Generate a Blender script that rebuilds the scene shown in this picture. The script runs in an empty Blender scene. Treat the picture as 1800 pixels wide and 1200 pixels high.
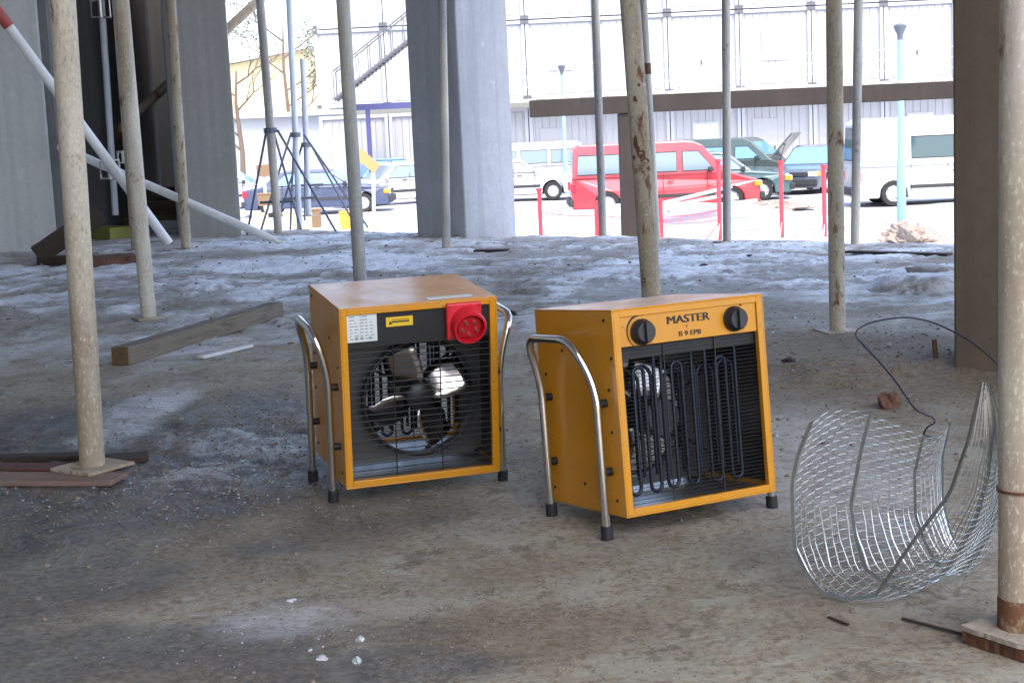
import bpy, bmesh, math, random
import numpy as np
from mathutils import Vector, Matrix, Euler
random.seed(7); RNG = np.random.default_rng(7)
S = bpy.context.scene
COL = S.collection
PI = math.pi
# ------------------------------------------------------------------ camera
F_PX, PITCH, ROLL, CAM_H = 2680.0, 0.1405, 0.0453, 0.782
cd = bpy.data.cameras.new('camera'); cam = bpy.data.objects.new('camera', cd); COL.objects.link(cam)
cd.sensor_fit = 'HORIZONTAL'; cd.sensor_width = 36; cd.lens = F_PX/1800*36
cd.clip_start = 0.05; cd.clip_end = 2500
cam.matrix_world = Matrix.Translation((0, 0, CAM_H)) @ Matrix.Rotation(PI/2-PITCH, 4, 'X') @ Matrix.Rotation(-ROLL, 4, 'Z')
S.camera = cam
# ------------------------------------------------------------------ light
SUN_EL, SUN_AZ = math.radians(60), math.radians(160)     # azimuth clockwise from +Y : behind the camera, to the right
w = bpy.data.worlds.new('World'); S.world = w; w.use_nodes = True
nt = w.node_tree; nt.nodes.clear()
sky = nt.nodes.new('ShaderNodeTexSky'); sky.sky_type = 'NISHITA'; sky.sun_disc = False
sky.sun_elevation = SUN_EL; sky.sun_rotation = SUN_AZ; sky.air_density = 0.9; sky.dust_density = 3.5; sky.ozone_density = 1.0
bg = nt.nodes.new('ShaderNodeBackground'); bg.inputs['Strength'].default_value = 0.15
wo = nt.nodes.new('ShaderNodeOutputWorld')
nt.links.new(sky.outputs[0], bg.inputs[0]); nt.links.new(bg.outputs[0], wo.inputs[0])
sl = bpy.data.lights.new('sun', 'SUN'); sl.energy = .5; sl.angle = math.radians(12); sl.color = (1, .95, .88)
so = bpy.data.objects.new('sun', sl); COL.objects.link(so)
sd = Vector((math.sin(SUN_AZ)*math.cos(SUN_EL), math.cos(SUN_AZ)*math.cos(SUN_EL), math.sin(SUN_EL)))
so.rotation_euler = sd.to_track_quat('Z', 'Y').to_euler()
S.view_settings.view_transform = 'Standard'; S.view_settings.look = 'None'
S.view_settings.exposure = 2.35; S.view_settings.gamma = 1; S.view_settings.use_curve_mapping = False

# ------------------------------------------------------------------ where things stand (measured from the photograph)
def ray(px, py):
    X2, Y2 = px-900, 600-py; cr, sr = math.cos(ROLL), math.sin(ROLL)
    X, Y = X2*cr+Y2*sr, -X2*sr+Y2*cr
    c, s = math.cos(PITCH), math.sin(PITCH)
    return Vector((X, F_PX*c+Y*s, Y*c-F_PX*s))
def at(px, py, z=0.0):
    d = ray(px, py); return Vector((0, 0, CAM_H))+d*((z-CAM_H)/d.z)
def atd(px, py, Y):
    d = ray(px, py); return Vector((0, 0, CAM_H))+d*(Y/d.y)

# ------------------------------------------------------------------ material helpers
def mat(name, base=(.5,.5,.5), rough=.6, metal=0.0, **kw):
    m = bpy.data.materials.new(name); m.use_nodes = True
    b = m.node_tree.nodes['Principled BSDF']
    b.inputs['Base Color'].default_value = (*base, 1); b.inputs['Roughness'].default_value = rough
    b.inputs['Metallic'].default_value = metal
    for k, v in kw.items(): b.inputs[k].default_value = v
    return m
class NT:
    def __init__(s, m): s.t = m.node_tree; s.b = s.t.nodes['Principled BSDF']
    def n(s, ty, **kw):
        x = s.t.nodes.new(ty)
        for k, v in kw.items(): setattr(x, k, v)
        return x
    def l(s, a, b): s.t.links.new(a, b)
    def coord(s, kind='Object', scale=(1,1,1), rnd=True):
        tc = s.n('ShaderNodeTexCoord'); mp = s.n('ShaderNodeMapping'); mp.inputs['Scale'].default_value = scale
        if rnd:
            oi = s.n('ShaderNodeObjectInfo'); mu = s.n('ShaderNodeMath', operation='MULTIPLY'); mu.inputs[1].default_value = 37.0
            s.l(oi.outputs['Random'], mu.inputs[0]); s.l(mu.outputs[0], mp.inputs['Location'])
        s.l(tc.outputs[kind], mp.inputs['Vector']); return mp.outputs[0]
    def noise(s, co, scale, detail=5, rough=.6, dist=0):
        x = s.n('ShaderNodeTexNoise'); x.inputs['Scale'].default_value = scale; x.inputs['Detail'].default_value = detail
        x.inputs['Roughness'].default_value = rough; x.inputs['Distortion'].default_value = dist
        s.l(co, x.inputs['Vector']); return x.outputs['Fac']
    def ramp(s, f, stops):
        r = s.n('ShaderNodeValToRGB'); e = r.color_ramp.elements
        while len(e) < len(stops): e.new(.5)
        for i, (p, c) in enumerate(stops):
            e[i].position = p; e[i].color = (*c, 1) if hasattr(c, '__len__') else (c, c, c, 1)
        s.l(f, r.inputs[0]); return r.outputs[0]
    def mix(s, f, a, b, ty='MIX'):
        x = s.n('ShaderNodeMix', data_type='RGBA', blend_type=ty)
        for i, v in ((0, f), (6, a), (7, b)):
            if hasattr(v, 'is_linked') or isinstance(v, bpy.types.NodeSocket): s.l(v, x.inputs[i])
            else: x.inputs[i].default_value = v if i == 0 else (*v, 1)
        return x.outputs[2]
    def math(s, op, a, b=None):
        x = s.n('ShaderNodeMath', operation=op)
        for i, v in ((0, a), (1, b)):
            if v is None: continue
            if isinstance(v, bpy.types.NodeSocket): s.l(v, x.inputs[i])
            else: x.inputs[i].default_value = v
        return x.outputs[0]
    def bump(s, h, strength=.3, dist=.01, prev=None):
        x = s.n('ShaderNodeBump'); x.inputs['Strength'].default_value = strength; x.inputs['Distance'].default_value = dist
        s.l(h, x.inputs['Height'])
        if prev is not None: s.l(prev, x.inputs['Normal'])
        s.l(x.outputs[0], s.b.inputs['Normal']); return x.outputs[0]
    def color(s, c): s.l(c, s.b.inputs['Base Color'])
    def rough(s, r): s.l(r, s.b.inputs['Roughness'])

def concrete(name, c1, c2, stain=(.12,.12,.12), rough=.85):
    m = mat(name, c1, rough); n = NT(m); co = n.coord()
    f = n.noise(co, 1.6, 8, .65); g = n.noise(co, 22, 6, .7)
    c = n.mix(n.ramp(f, [(.3, 0), (.7, 1)]), c1, c2)
    c = n.mix(n.ramp(g, [(.3, 0), (.62, .35)]), c, tuple(x*.7 for x in c1))
    st = n.noise(n.coord(scale=(3, 3, .35)), 2.2, 5, .6)
    c = n.mix(n.ramp(st, [(.52, 0), (.72, .5)]), c, stain)
    sp = n.noise(n.coord(scale=(1, 1, .6)), 7, 9, .8); c = n.mix(n.ramp(sp, [(.60, 0), (.63, .4)]), c, tuple(min(.6, x*1.35) for x in c2))
    bd = n.noise(n.coord(scale=(9, 9, .05)), 1.5, 2, .5); c = n.mix(n.ramp(bd, [(.40, .22), (.5, 0)]), c, tuple(x*.6 for x in c1))
    pit = n.n('ShaderNodeTexVoronoi'); pit.inputs['Scale'].default_value = 34; n.l(co, pit.inputs['Vector'])
    c = n.mix(n.ramp(pit.outputs['Distance'], [(.05, .6), (.12, 0)]), c, tuple(x*.45 for x in c1))
    n.color(c); n.bump(g, .35, .006, n.bump(pit.outputs['Distance'], .15, .004)); return m
def prop_paint(name, paint, rust=(.16,.07,.03), amt=.6, dirt=(.27,.21,.14)):
    m = mat(name, paint, .55); n = NT(m); co = n.coord(scale=(1, 1, .45))
    f = n.noise(co, 18, 7, .7, .4); g = n.noise(co, 170, 5, .7); h = n.noise(n.coord(scale=(1, 1, .18)), 5, 4, .6)
    c = n.mix(n.ramp(h, [(.30, 0), (.6, .9)]), paint, dirt)
    c = n.mix(n.ramp(g, [(.54, 0), (.66, .5)]), c, tuple(min(.85, x*1.2) for x in paint))
    c = n.mix(n.ramp(g, [(.34, min(1, 1.1*amt)), (.44, 0)]), c, tuple(x*.35 for x in paint))
    c = n.mix(n.ramp(f, [(.66-.12*amt, 0), (.74-.12*amt, 1)]), c, rust)
    n.color(c); n.bump(f, .4, .002, n.bump(g, .3, .001)); n.rough(n.ramp(f, [(.4, .5), (.7, .9)])); return m
def wood(name, c1, c2, ax=(.5, 5, 5)):
    m = mat(name, c1, .8); n = NT(m); f = n.noise(n.coord(scale=ax), 9, 6, .65, 1.2)
    n.color(n.mix(n.ramp(f, [(.3, 0), (.7, 1)]), c1, c2)); n.bump(f, .5, .003); return m
def paint(name, c, rough=.3, dirt=.12, dscale=6, coat=.3, dc=(.25, .2, .15), chips=0):
    m = mat(name, c, rough); n = NT(m); n.b.inputs['Coat Weight'].default_value = coat; n.b.inputs['Coat Roughness'].default_value = .15
    co = n.coord(); f = n.noise(co, dscale, 6, .65)
    n.color(n.mix(n.ramp(f, [(.45, 0), (.8, dirt)]), c, dc), ) if chips == 0 else n.color(n.mix(n.ramp(n.noise(co, 75, 5, .75), [(.64, 0), (.67, .8)]), n.mix(n.ramp(f, [(.45, 0), (.8, dirt)]), c, dc), (.10,.06,.03))); n.rough(n.ramp(f, [(.35, rough), (.75, min(1, rough+.25))])); return m

M = {}
M['col_mid'] = concrete('column concrete', (.36,.375,.40), (.46,.48,.52), (.26,.27,.30))
M['wall'] = concrete('wall concrete', (.46,.465,.455), (.55,.555,.545), (.36,.36,.355))
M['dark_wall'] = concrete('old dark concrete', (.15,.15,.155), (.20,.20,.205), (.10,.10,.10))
M['col_brown'] = concrete('deep brown concrete', (.125,.095,.065), (.165,.13,.09), (.08,.06,.042))  # brown base, darker than the other columns
M['beam'] = concrete('shaded beam concrete', (.018,.012,.009), (.030,.021,.016), (.012,.009,.007))  # brown taken near black to carry the shade on the beam
M['ceiling'] = concrete('ceiling concrete', (.25,.25,.25), (.3,.3,.3))
M['prop'] = prop_paint('prop beige paint', (.62,.57,.46), amt=.75)
M['prop_light'] = prop_paint('prop pale paint', (.68,.66,.59), amt=.45)
M['prop_rusty'] = prop_paint('prop rusty paint', (.50,.46,.37), amt=.95)
M['prop_grey'] = prop_paint('prop galvanised grey', (.60,.57,.49), (.15,.13,.12), .4, (.22,.22,.23))
M['steel_blue'] = prop_paint('brace pale blue zinc', (.60,.66,.74), (.25,.25,.28), .2, (.40,.44,.5))
M['steel_dark'] = mat('dark prop steel', (.13,.15,.19), .5, .3)
M['white_tube'] = prop_paint('brace white paint', (.84,.86,.88), (.3,.25,.2), .12, (.74,.75,.75))
M['red_tube'] = paint('brace red paint', (.45,.03,.03), .5, .5)
M['zinc'] = mat('zinc clamp', (.55,.55,.56), .35, .8)
M['chrome'] = mat('chromed tube', (.72,.72,.72), .14, 1.0)
M['rubber'] = mat('black rubber', (.012,.012,.013), .65)
M['orange'] = paint('orange powder coat', (.60,.25,.004), .30, .30, 9, .3, (.36,.21,.07), 1)
M['black'] = mat('black sheet steel', (.008,.008,.009), .6)
M['dark'] = mat('dark lacquered steel', (.03,.03,.032), .4, .4)
M['element'] = mat('heating element sheath', (.035,.042,.06), .38, .85)
M['wire'] = mat('grille wire', (.14,.14,.145), .4, .8)
M['inner'] = mat('aluminised inner sheet', (.34,.34,.35), .35, .9)
M['fanblade'] = mat('aluminium fan blade', (.62,.60,.58), .22, 1.0)
M['shroud'] = mat('grey shroud sheet', (.09,.09,.09), .4, .7)
M['lining_shaded'] = mat('shaded inner sheet', (.05,.05,.052), .35, .6)  # aluminised sheet darkened, the casing's inner shade put into its colour
M['motor'] = mat('motor case', (.10,.10,.095), .5, .6)
M['knob'] = mat('black knob plastic', (.02,.02,.024), .38)
M['ink'] = mat('black print', (.02,.012,.008), .6)
M['red_plastic'] = mat('red socket plastic', (.62,.015,.03), .35)
M['red_dark'] = mat('dark red socket plastic', (.45,.012,.02), .35)
M['brass'] = mat('socket pin', (.8,.75,.65), .3, 1)
M['label_white'] = mat('white label', (.62,.66,.64), .5)
M['label_ink'] = mat('grey label print', (.30,.33,.33), .6)
M['label_yellow'] = mat('yellow label', (.75,.48,.02), .45)
M['galv'] = mat('galvanised lath', (.60,.63,.64), .28, .85)
M['galv_dark'] = mat('galvanised rib', (.38,.43,.44), .25, .9)
M['cable'] = mat('black wire', (.02,.02,.035), .5)
M['timber'] = wood('weathered grey timber', (.085,.065,.045), (.20,.165,.125))
M['timber_end'] = wood('cut timber end', (.09,.05,.02), (.15,.09,.04), (3, 3, 3))
M['timber_dark'] = wood('wet dark timber', (.018,.011,.008), (.05,.032,.02))
M['batten'] = wood('white batten', (.60,.60,.60), (.48,.47,.46))
M['board_pink'] = wood('pinkish board', (.27,.17,.14), (.11,.08,.06))
M['board_red'] = wood('red brown plywood', (.13,.05,.03), (.045,.025,.018), (6, 6, 6))
M['ply_pale'] = wood('dirty pale plywood', (.40,.36,.30), (.20,.17,.13), (4, 4, 4))
M['board_yellow'] = wood('yellow green board', (.34,.36,.08), (.24,.25,.07))
M['rust'] = prop_paint('rusted sheet', (.12,.05,.025), (.06,.02,.012), .8, (.10,.04,.02))
M['brick'] = wood('broken brick', (.13,.06,.032), (.07,.035,.02), (5, 5, 5))
M['ice'] = mat('ice lump', (.42,.45,.47), .25); M['ice'].node_tree.nodes['Principled BSDF'].inputs['Subsurface Weight'].default_value = .2
M['stone'] = wood('grit', (.11,.09,.07), (.24,.21,.18), (5, 5, 5))
M['snowy_stone'] = mat('pale grit', (.34,.37,.41), .5)
M['lamp_blue'] = paint('pale blue lamp post', (.22,.42,.52), .5, .1)
M['lamp_head'] = mat('dark lamp head', (.10,.12,.14), .5)
M['post_red'] = paint('red barrier post', (.62,.03,.05), .5, .15)
M['net_red'] = mat('red plastic net', (.70,.12,.14), .6)
M['glass'] = mat('car glass', (.15,.20,.22), .08); M['glass'].node_tree.nodes['Principled BSDF'].inputs['Specular IOR Level'].default_value = .9
M['glass_dark'] = mat('dark van glass', (.05,.085,.09), .06)
M['glass_blue'] = mat('blue reflecting glass', (.14,.30,.50), .05); M['glass_blue'].node_tree.nodes['Principled BSDF'].inputs['Specular IOR Level'].default_value = .9
M['tyre'] = mat('tyre', (.02,.02,.02), .85)
M['rim'] = mat('wheel rim', (.55,.55,.57), .35, .6)
M['trim'] = mat('dark plastic trim', (.03,.03,.032), .7)
M['lens'] = mat('headlamp lens', (.80,.82,.82), .1)
M['lens_orange'] = mat('indicator lens', (.85,.25,.02), .2)
M['lens_red'] = mat('tail lamp lens', (.6,.02,.04), .2)
M['cont'] = paint('container white paint', (.41,.42,.44), .5, .10, 2, .0)
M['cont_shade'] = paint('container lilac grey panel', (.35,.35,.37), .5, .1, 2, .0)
M['cont_frame'] = paint('container frame', (.40,.41,.44), .5, .15, 3, .0)
M['casting'] = mat('corner casting', (.10,.10,.11), .6)
M['rail'] = mat('gallery rail', (.42,.45,.48), .5, .3)
M['stair'] = mat('stair steel', (.13,.13,.14), .5, .4)
M['purple'] = paint('dark blue steel beam', (.05,.055,.17), .5, .1)
M['yellow_wall'] = paint('pale yellow render', (.62,.53,.30), .8, .15, 1, .0)
M['roof_grey'] = paint('snowy grey roof', (.45,.46,.48), .8, .1, 1, .0)
M['bark'] = wood('bark', (.11,.075,.05), (.20,.15,.11))
M['leaf'] = mat('dull dark leaves', (.10,.12,.09), .8)
M['rubble'] = wood('brown rubble', (.13,.08,.05), (.34,.30,.27), (1.2, 1.2, 1.2))
M['plank_grey'] = wood('grey wet plank', (.22,.24,.24), (.35,.37,.38))
M['crate_y'] = paint('pale yellow tub', (.62,.58,.28), .6, .2)
M['crate_o'] = paint('orange tub', (.80,.36,.04), .6, .1)
M['crate_b'] = wood('brown crate', (.16,.10,.05), (.22,.14,.08))
M['sign_orange'] = wood('orange board', (.55,.26,.10), (.42,.2,.08))
M['stake_pale'] = wood('pale stake', (.6,.55,.5), (.5,.45,.4))

# ------------------------------------------------------------------ mesh helpers
class MB:
    def __init__(s): s.v = []; s.f = []; s.mi = []; s.cur = 0
    def add(s, vs, fs):
        o = len(s.v); s.v += [tuple(v) for v in vs]; s.f += [tuple(i+o for i in f) for f in fs]; s.mi += [s.cur]*len(fs); return s
    def box(s, c, d, R=None):
        vs = [Vector((x*d[0]/2, y*d[1]/2, z*d[2]/2)) for x in (-1, 1) for y in (-1, 1) for z in (-1, 1)]
        if R is not None: vs = [R @ v for v in vs]
        return s.add([v+Vector(c) for v in vs], [(0,1,3,2), (4,6,7,5), (0,4,5,1), (2,3,7,6), (0,2,6,4), (1,5,7,3)])
    def tube(s, pts, r, n=10, caps=True, closed=False):
        pts = [Vector(p) for p in pts]; m = len(pts); rr = r if hasattr(r, '__len__') else [r]*m
        vs = []; up = None
        for i, p in enumerate(pts):
            a = pts[i-1] if (i or closed) else p; b = pts[(i+1) % m] if (i < m-1 or closed) else p
            t = (b-a).normalized()
            if up is None: up = t.orthogonal().normalized()
            up = (up-t*up.dot(t)).normalized() if (up-t*up.dot(t)).length > 1e-6 else t.orthogonal().normalized()
            sd_ = t.cross(up)
            for k in range(n):
                q = 2*PI*k/n; vs.append(p+(up*math.cos(q)+sd_*math.sin(q))*rr[i])
        fs = []
        for i in range(m if closed else m-1):
            for k in range(n):
                j = (i+1) % m; fs.append((i*n+k, i*n+(k+1) % n, j*n+(k+1) % n, j*n+k))
        if caps and not closed: fs += [tuple(range(n))[::-1], tuple((m-1)*n+k for k in range(n))]
        return s.add(vs, fs)
    def lathe(s, prof, c=(0,0,0), ax='Z', n=24, close=True):
        vs = []; m = len(prof)
        for r, z in prof:
            for k in range(n):
                q = 2*PI*k/n; x, y = r*math.cos(q), r*math.sin(q)
                v = {'Z': (x, y, z), 'Y': (x, z, y), 'X': (z, x, y)}[ax]
                vs.append((v[0]+c[0], v[1]+c[1], v[2]+c[2]))
        fs = [(i*n+k, i*n+(k+1) % n, (i+1)*n+(k+1) % n, (i+1)*n+k) for i in range(m-1) for k in range(n)]
        if close: fs += [tuple(range(n))[::-1], tuple((m-1)*n+k for k in range(n))]
        return s.add(vs, fs)
    def prism(s, poly, z0, z1, f=lambda x, y, z: (x, y, z)):
        n = len(poly); vs = [f(x, y, z0) for x, y in poly]+[f(x, y, z1) for x, y in poly]
        return s.add(vs, [tuple(range(n))[::-1], tuple(range(n, 2*n))]+[(i, (i+1) % n, n+(i+1) % n, n+i) for i in range(n)])
    def build(s, name, m, parent=None, smooth=False, bevel=0, seg=2):
        me = bpy.data.meshes.new(name); me.from_pydata(s.v, [], s.f)
        for x in (m if isinstance(m, (list, tuple)) else [m]): me.materials.append(x)
        if isinstance(m, (list, tuple)): me.polygons.foreach_set('material_index', s.mi)
        bm = bmesh.new(); bm.from_mesh(me); bmesh.ops.recalc_face_normals(bm, faces=bm.faces); bm.to_mesh(me); bm.free()
        if smooth:
            me.polygons.foreach_set('use_smooth', [True]*len(me.polygons)); me.set_sharp_from_angle(angle=math.radians(38))
        o = bpy.data.objects.new(name, me); COL.objects.link(o); o.parent = parent
        if bevel:
            b = o.modifiers.new('bevel', 'BEVEL'); b.width = bevel; b.segments = seg; b.limit_method = 'ANGLE'; b.angle_limit = math.radians(35)
            b.harden_normals = False
        return o
def tag(o, label=None, cat=None, group=None, kind=None):
    for k, v in (('label', label), ('category', cat), ('group', group), ('kind', kind)):
        if v: o[k] = v
    return o
def empty(name, loc=(0,0,0), rot=(0,0,0)):
    o = bpy.data.objects.new(name, None); COL.objects.link(o); o.location = loc; o.rotation_euler = rot; o.empty_display_size = .1; return o
def copy_tree(o, parent=None):
    c = o.copy(); COL.objects.link(c); c.parent = parent
    for ch in list(o.children): copy_tree(ch, c)
    return c
def text_mesh(name, txt, size, m, parent, M4, sx=1.0, offset=0.0, extrude=.0003, strike=0):
    cu = bpy.data.curves.new(name+'_c', 'FONT'); cu.body = txt; cu.size = size; cu.align_x = 'CENTER'; cu.align_y = 'CENTER'
    cu.offset = offset; cu.extrude = extrude; cu.resolution_u = 3
    t = bpy.data.objects.new(name+'_t', cu); COL.objects.link(t); bpy.context.view_layer.update()
    me = bpy.data.meshes.new_from_object(t.evaluated_get(bpy.context.evaluated_depsgraph_get()))
    bpy.data.objects.remove(t); bpy.data.curves.remove(cu)
    if strike:
        bm = bmesh.new()
        for k in range(5):
            m2 = me.copy(); m2.transform(Matrix.Translation(((k-2)/2*strike, 0, .00002*k))); bm.from_mesh(m2); bpy.data.meshes.remove(m2)
        bm.to_mesh(me); bm.free()
    me.transform(M4 @ Matrix.Diagonal((sx, 1, 1, 1))); me.name = name; me.materials.clear(); me.materials.append(m)
    o = bpy.data.objects.new(name, me); COL.objects.link(o); o.parent = parent; return o
# numpy value-noise
_P = RNG.random((256, 256))
def vnoise(x, y):
    xi, yi = np.floor(x).astype(int), np.floor(y).astype(int); fx, fy = x-xi, y-yi
    fx = fx*fx*(3-2*fx); fy = fy*fy*(3-2*fy); g = lambda a, b: _P[a & 255, b & 255]
    return (g(xi, yi)*(1-fx)+g(xi+1, yi)*fx)*(1-fy)+(g(xi, yi+1)*(1-fx)+g(xi+1, yi+1)*fx)*fy
def fbm(x, y, o=5, gain=.5):
    r = 0; a = 1; t = 0
    for i in range(o): r = r+a*vnoise(x*2**i+17*i, y*2**i+5*i); t += a; a *= gain
    return r/t
def sstep(a, b, x):
    t = np.clip((x-a)/(b-a), 0, 1); return t*t*(3-2*t)
def grid_mesh(name, xs, ys, zf, m, attrs=None):
    X, Y = np.meshgrid(xs, ys); Z = zf(X, Y); nx, ny = len(xs), len(ys)
    me = bpy.data.meshes.new(name); me.vertices.add(nx*ny)
    me.vertices.foreach_set('co', np.stack([X, Y, Z], -1).astype(np.float32).ravel())
    i = np.arange(nx*ny).reshape(ny, nx); q = np.stack([i[:-1,:-1], i[:-1,1:], i[1:,1:], i[1:,:-1]], -1).reshape(-1, 4)
    me.loops.add(q.size); me.loops.foreach_set('vertex_index', q.ravel().astype(np.int32))
    me.polygons.add(len(q)); me.polygons.foreach_set('loop_start', np.arange(0, q.size, 4, dtype=np.int32))
    me.update(calc_edges=True); me.polygons.foreach_set('use_smooth', np.ones(len(q), bool)); me.materials.append(m)
    for k, fn in (attrs or {}).items():
        a = me.attributes.new(k, 'FLOAT', 'POINT'); a.data.foreach_set('value', np.clip(fn(X, Y), 0, 1).astype(np.float32).ravel())
    o = bpy.data.objects.new(name, me); COL.objects.link(o); return o

# ------------------------------------------------------------------ the floor and the ground outside
GZ = -1.77; CZ = 4.5
def edge(x, y): return (y-(10.9-.96*x))/1.386          # signed distance past the slab edge
def blob(x, y, px, py, rx, ry, wob=.5, a=0.0):          # soft uneven patch lying on the floor
    c = at(px, py); dx, dy = x-c.x, y-c.y; ca, sa = math.cos(a), math.sin(a)
    u, v = (dx*ca+dy*sa)/rx, (-dx*sa+dy*ca)/ry
    d = np.sqrt(u*u+v*v)+(fbm(x*3+px, y*3, 4)-.5)*wob*2
    return 1-sstep(.55, 1.15, d)
def crust(x, y):
    a = sstep(.44, .50, fbm(x*1.5+8, y*2.2+3, 7, .66)); b = sstep(.38, .46, fbm(x*6+2, y*7+1, 5, .65)); return a*b
def snow_mask(x, y):
    n = fbm(x*1.1+3, y*.9, 5); n2 = fbm(x*4, y*3.2+9, 4)
    base = sstep(5.3, 7.2, y+(n-.5)*3+np.where(x < -.6, .2, 0))
    s = base*(.30+1.1*sstep(.36, .56, n*.55+n2*.45))
    s = s*(.25+.75*crust(x, y))
    s = s*(1-.75*sstep(-2.6, -3.8, x)*sstep(8.5, 10.5, y))
    s = np.maximum(s, blob(x, y, 570, 463, .85, .55)); s = np.maximum(s, blob(x, y, 250, 725, .12, .5)*.6)
    s = np.maximum(s, blob(x, y, 440, 780, .24, .5)*.6*sstep(.42, .56, fbm(x*9, y*9, 4, .65))); s = np.maximum(s, blob(x, y, 490, 1090, .15, .14)*.42)
    s = np.maximum(s, blob(x, y, 60, 610, 1.2, .9)*.5*sstep(.45, .6, n2))
    s = np.maximum(s, blob(x, y, 1440, 800, .22, .9)*.25)
    s = np.maximum(s, sstep(-.3, .3, edge(x, y)))
    return s
def bright_mask(x, y):
    b = np.maximum(blob(x, y, 570, 463, 1.0, .6), blob(x, y, 690, 470, .3, .3))
    return b
def dirt_mask(x, y):
    n = fbm(x*2.3+40, y*2.3, 5)
    d = blob(x, y, 1560, 640, .9, .9)*.95; d = np.maximum(d, blob(x, y, 1640, 665, .45, .45))
    d = np.maximum(d, blob(x, y, 860, 1110, .24, .15, .6)*.8); d = np.maximum(d, blob(x, y, 200, 460, 1.2, 1.0)*.6)
    d = np.maximum(d, blob(x, y, 410, 885, .1, .12)*.7); d = np.maximum(d, blob(x, y, 1620, 1100, .3, .1)*.5)
    d = np.maximum(d, sstep(.5, .72, n)*.45*(1-sstep(5.5, 7, y)))
    d = np.maximum(d, sstep(.58, .7, fbm(x*1.7+4, y*1.3+7, 5))*.8*sstep(5.5, 6.5, y))
    return d
def wet_mask(x, y):
    d = np.maximum(blob(x, y, 120, 830, .95, 1.05)*1.0, blob(x, y, 200, 1150, .55, .22)*.75)
    d = np.maximum(d, blob(x, y, 640, 1180, .22, .10)*.8); d = np.maximum(d, blob(x, y, 20, 1000, .35, .5)*.7)
    d = np.maximum(d, blob(x, y, 400, 820, .3, .35)*.5)
    d = np.maximum(d, blob(x, y, 1440, 960, .25, .2)*.25); return d
def zfloor(x, y):
    e = edge(x, y); far = sstep(4.8, 7.5, y)
    z = (fbm(x*5, y*5, 4)-.5)*.012+(fbm(x*22, y*22, 3)-.5)*.005
    z = z+far*((fbm(x*1.6, y*1.3, 4)-.5)*.07+(fbm(x*6, y*5, 4)-.5)*.04+(fbm(x*15, y*15, 4, .7)-.5)*.018+crust(x, y)*.020)*(1-sstep(-.2, .4, e))*.62
    z = z+blob(x, y, 640, 605, .05, .05)*0
    z = z+.05*blob(x, y, 1640, 505, .22, .3)+.05*blob(x, y, 1600, 650, .5, .3)*fbm(x*9, y*9, 3)
    z = z+.035*wet_mask(x, y)*(fbm(x*9, y*9, 5, .65)-.5)*sstep(2.6, 3.2, y)+.012*blob(x, y, 440, 790, .35, .6)*(fbm(x*30, y*30, 3)-.5)
    z = z-sstep(0, 3.2, e)*1.9
    return z
M['floor'] = mat('dirty screed, ice and slush', (.3,.28,.25), .8)
n = NT(M['floor']); co = n.coord(rnd=False)
def attr(n, name):
    a = n.n('ShaderNodeAttribute'); a.attribute_name = name; return a.outputs['Fac']
fA = n.noise(co, 3.2, 8, .65, .3); fB = n.noise(co, 60, 6, .75); fC = n.noise(n.coord(scale=(1, 1.5, 1), rnd=False), 17, 8, .75, .3); fD = n.noise(co, 260, 3, .8)
c = n.mix(n.ramp(fA, [(.32, 0), (.68, 1)]), (.295,.255,.185), (.415,.375,.285))
c = n.mix(n.ramp(fC, [(.48, 0), (.66, .55)]), c, (.40,.40,.385))
c = n.mix(n.ramp(fB, [(.36, .8), (.52, 0)]), c, (.15,.12,.088))
c = n.mix(n.ramp(fB, [(.56, 0), (.68, .55)]), c, (.48,.45,.39))
c = n.mix(n.ramp(fD, [(.58, 0), (.70, .7)]), c, (.50,.48,.44))
fP = n.noise(co, 5.5, 9, .7, .5); fQ = n.noise(n.coord(scale=(1.3, 1, 1), rnd=False), 9, 9, .75, .2)
c = n.mix(n.ramp(fP, [(.54, 0), (.56, .6)]), c, (.43,.415,.345))
c = n.mix(n.ramp(fQ, [(.56, 0), (.585, .6)]), c, (.14,.118,.082))
c = n.mix(n.ramp(fD, [(.30, .6), (.40, 0)]), c, (.09,.08,.065))
dm = n.math('MULTIPLY', attr(n, 'dirt'), n.ramp(fC, [(.3, .45), (.6, 1)]))
c = n.mix(dm, c, n.mix(n.ramp(fB, [(.35, 0), (.6, 1)]), (.12,.085,.048), (.27,.205,.135)))
wm = n.math('MULTIPLY', attr(n, 'wet'), n.ramp(fQ, [(.42, 1), (.58, .6)]))
c = n.mix(wm, c, n.mix(n.ramp(fB, [(.45, 0), (.65, 1)]), (.045,.047,.05), (.14,.145,.15)))
fE = n.noise(n.coord(scale=(.7, 1.0, 1), rnd=False), 2.4, 8, .68, .6)
far_ = n.math('MINIMUM', n.math('MULTIPLY', attr(n, 'far'), .8), 1.0)
c = n.mix(far_, c, n.mix(n.ramp(fB, [(.38, 0), (.6, 1)]), (.15,.125,.10), (.31,.28,.24)))
c = n.mix(n.ramp(fE, [(.56, 0), (.70, .5)]), c, n.mix(n.ramp(fB, [(.35, 0), (.6, 1)]), (.13,.085,.05), (.27,.20,.14)))
sm = n.math('MULTIPLY', attr(n, 'snow'), n.ramp(fC, [(.32, .2), (.52, 1.0)]))
sm = n.math('MULTIPLY', sm, n.ramp(fE, [(.48, 1), (.56, .7), (.64, .1)]))
sm = n.math('MAXIMUM', sm, n.math('MULTIPLY', attr(n, 'bright'), n.ramp(fC, [(.30, .5), (.5, 1.0)])))
sm = n.math('MULTIPLY', sm, n.ramp(fB, [(.3, .6), (.5, 1)]))
c = n.mix(sm, c, n.mix(n.ramp(fA, [(.3, 0), (.7, 1)]), (.70,.73,.80), (.90,.92,.95)))
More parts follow.
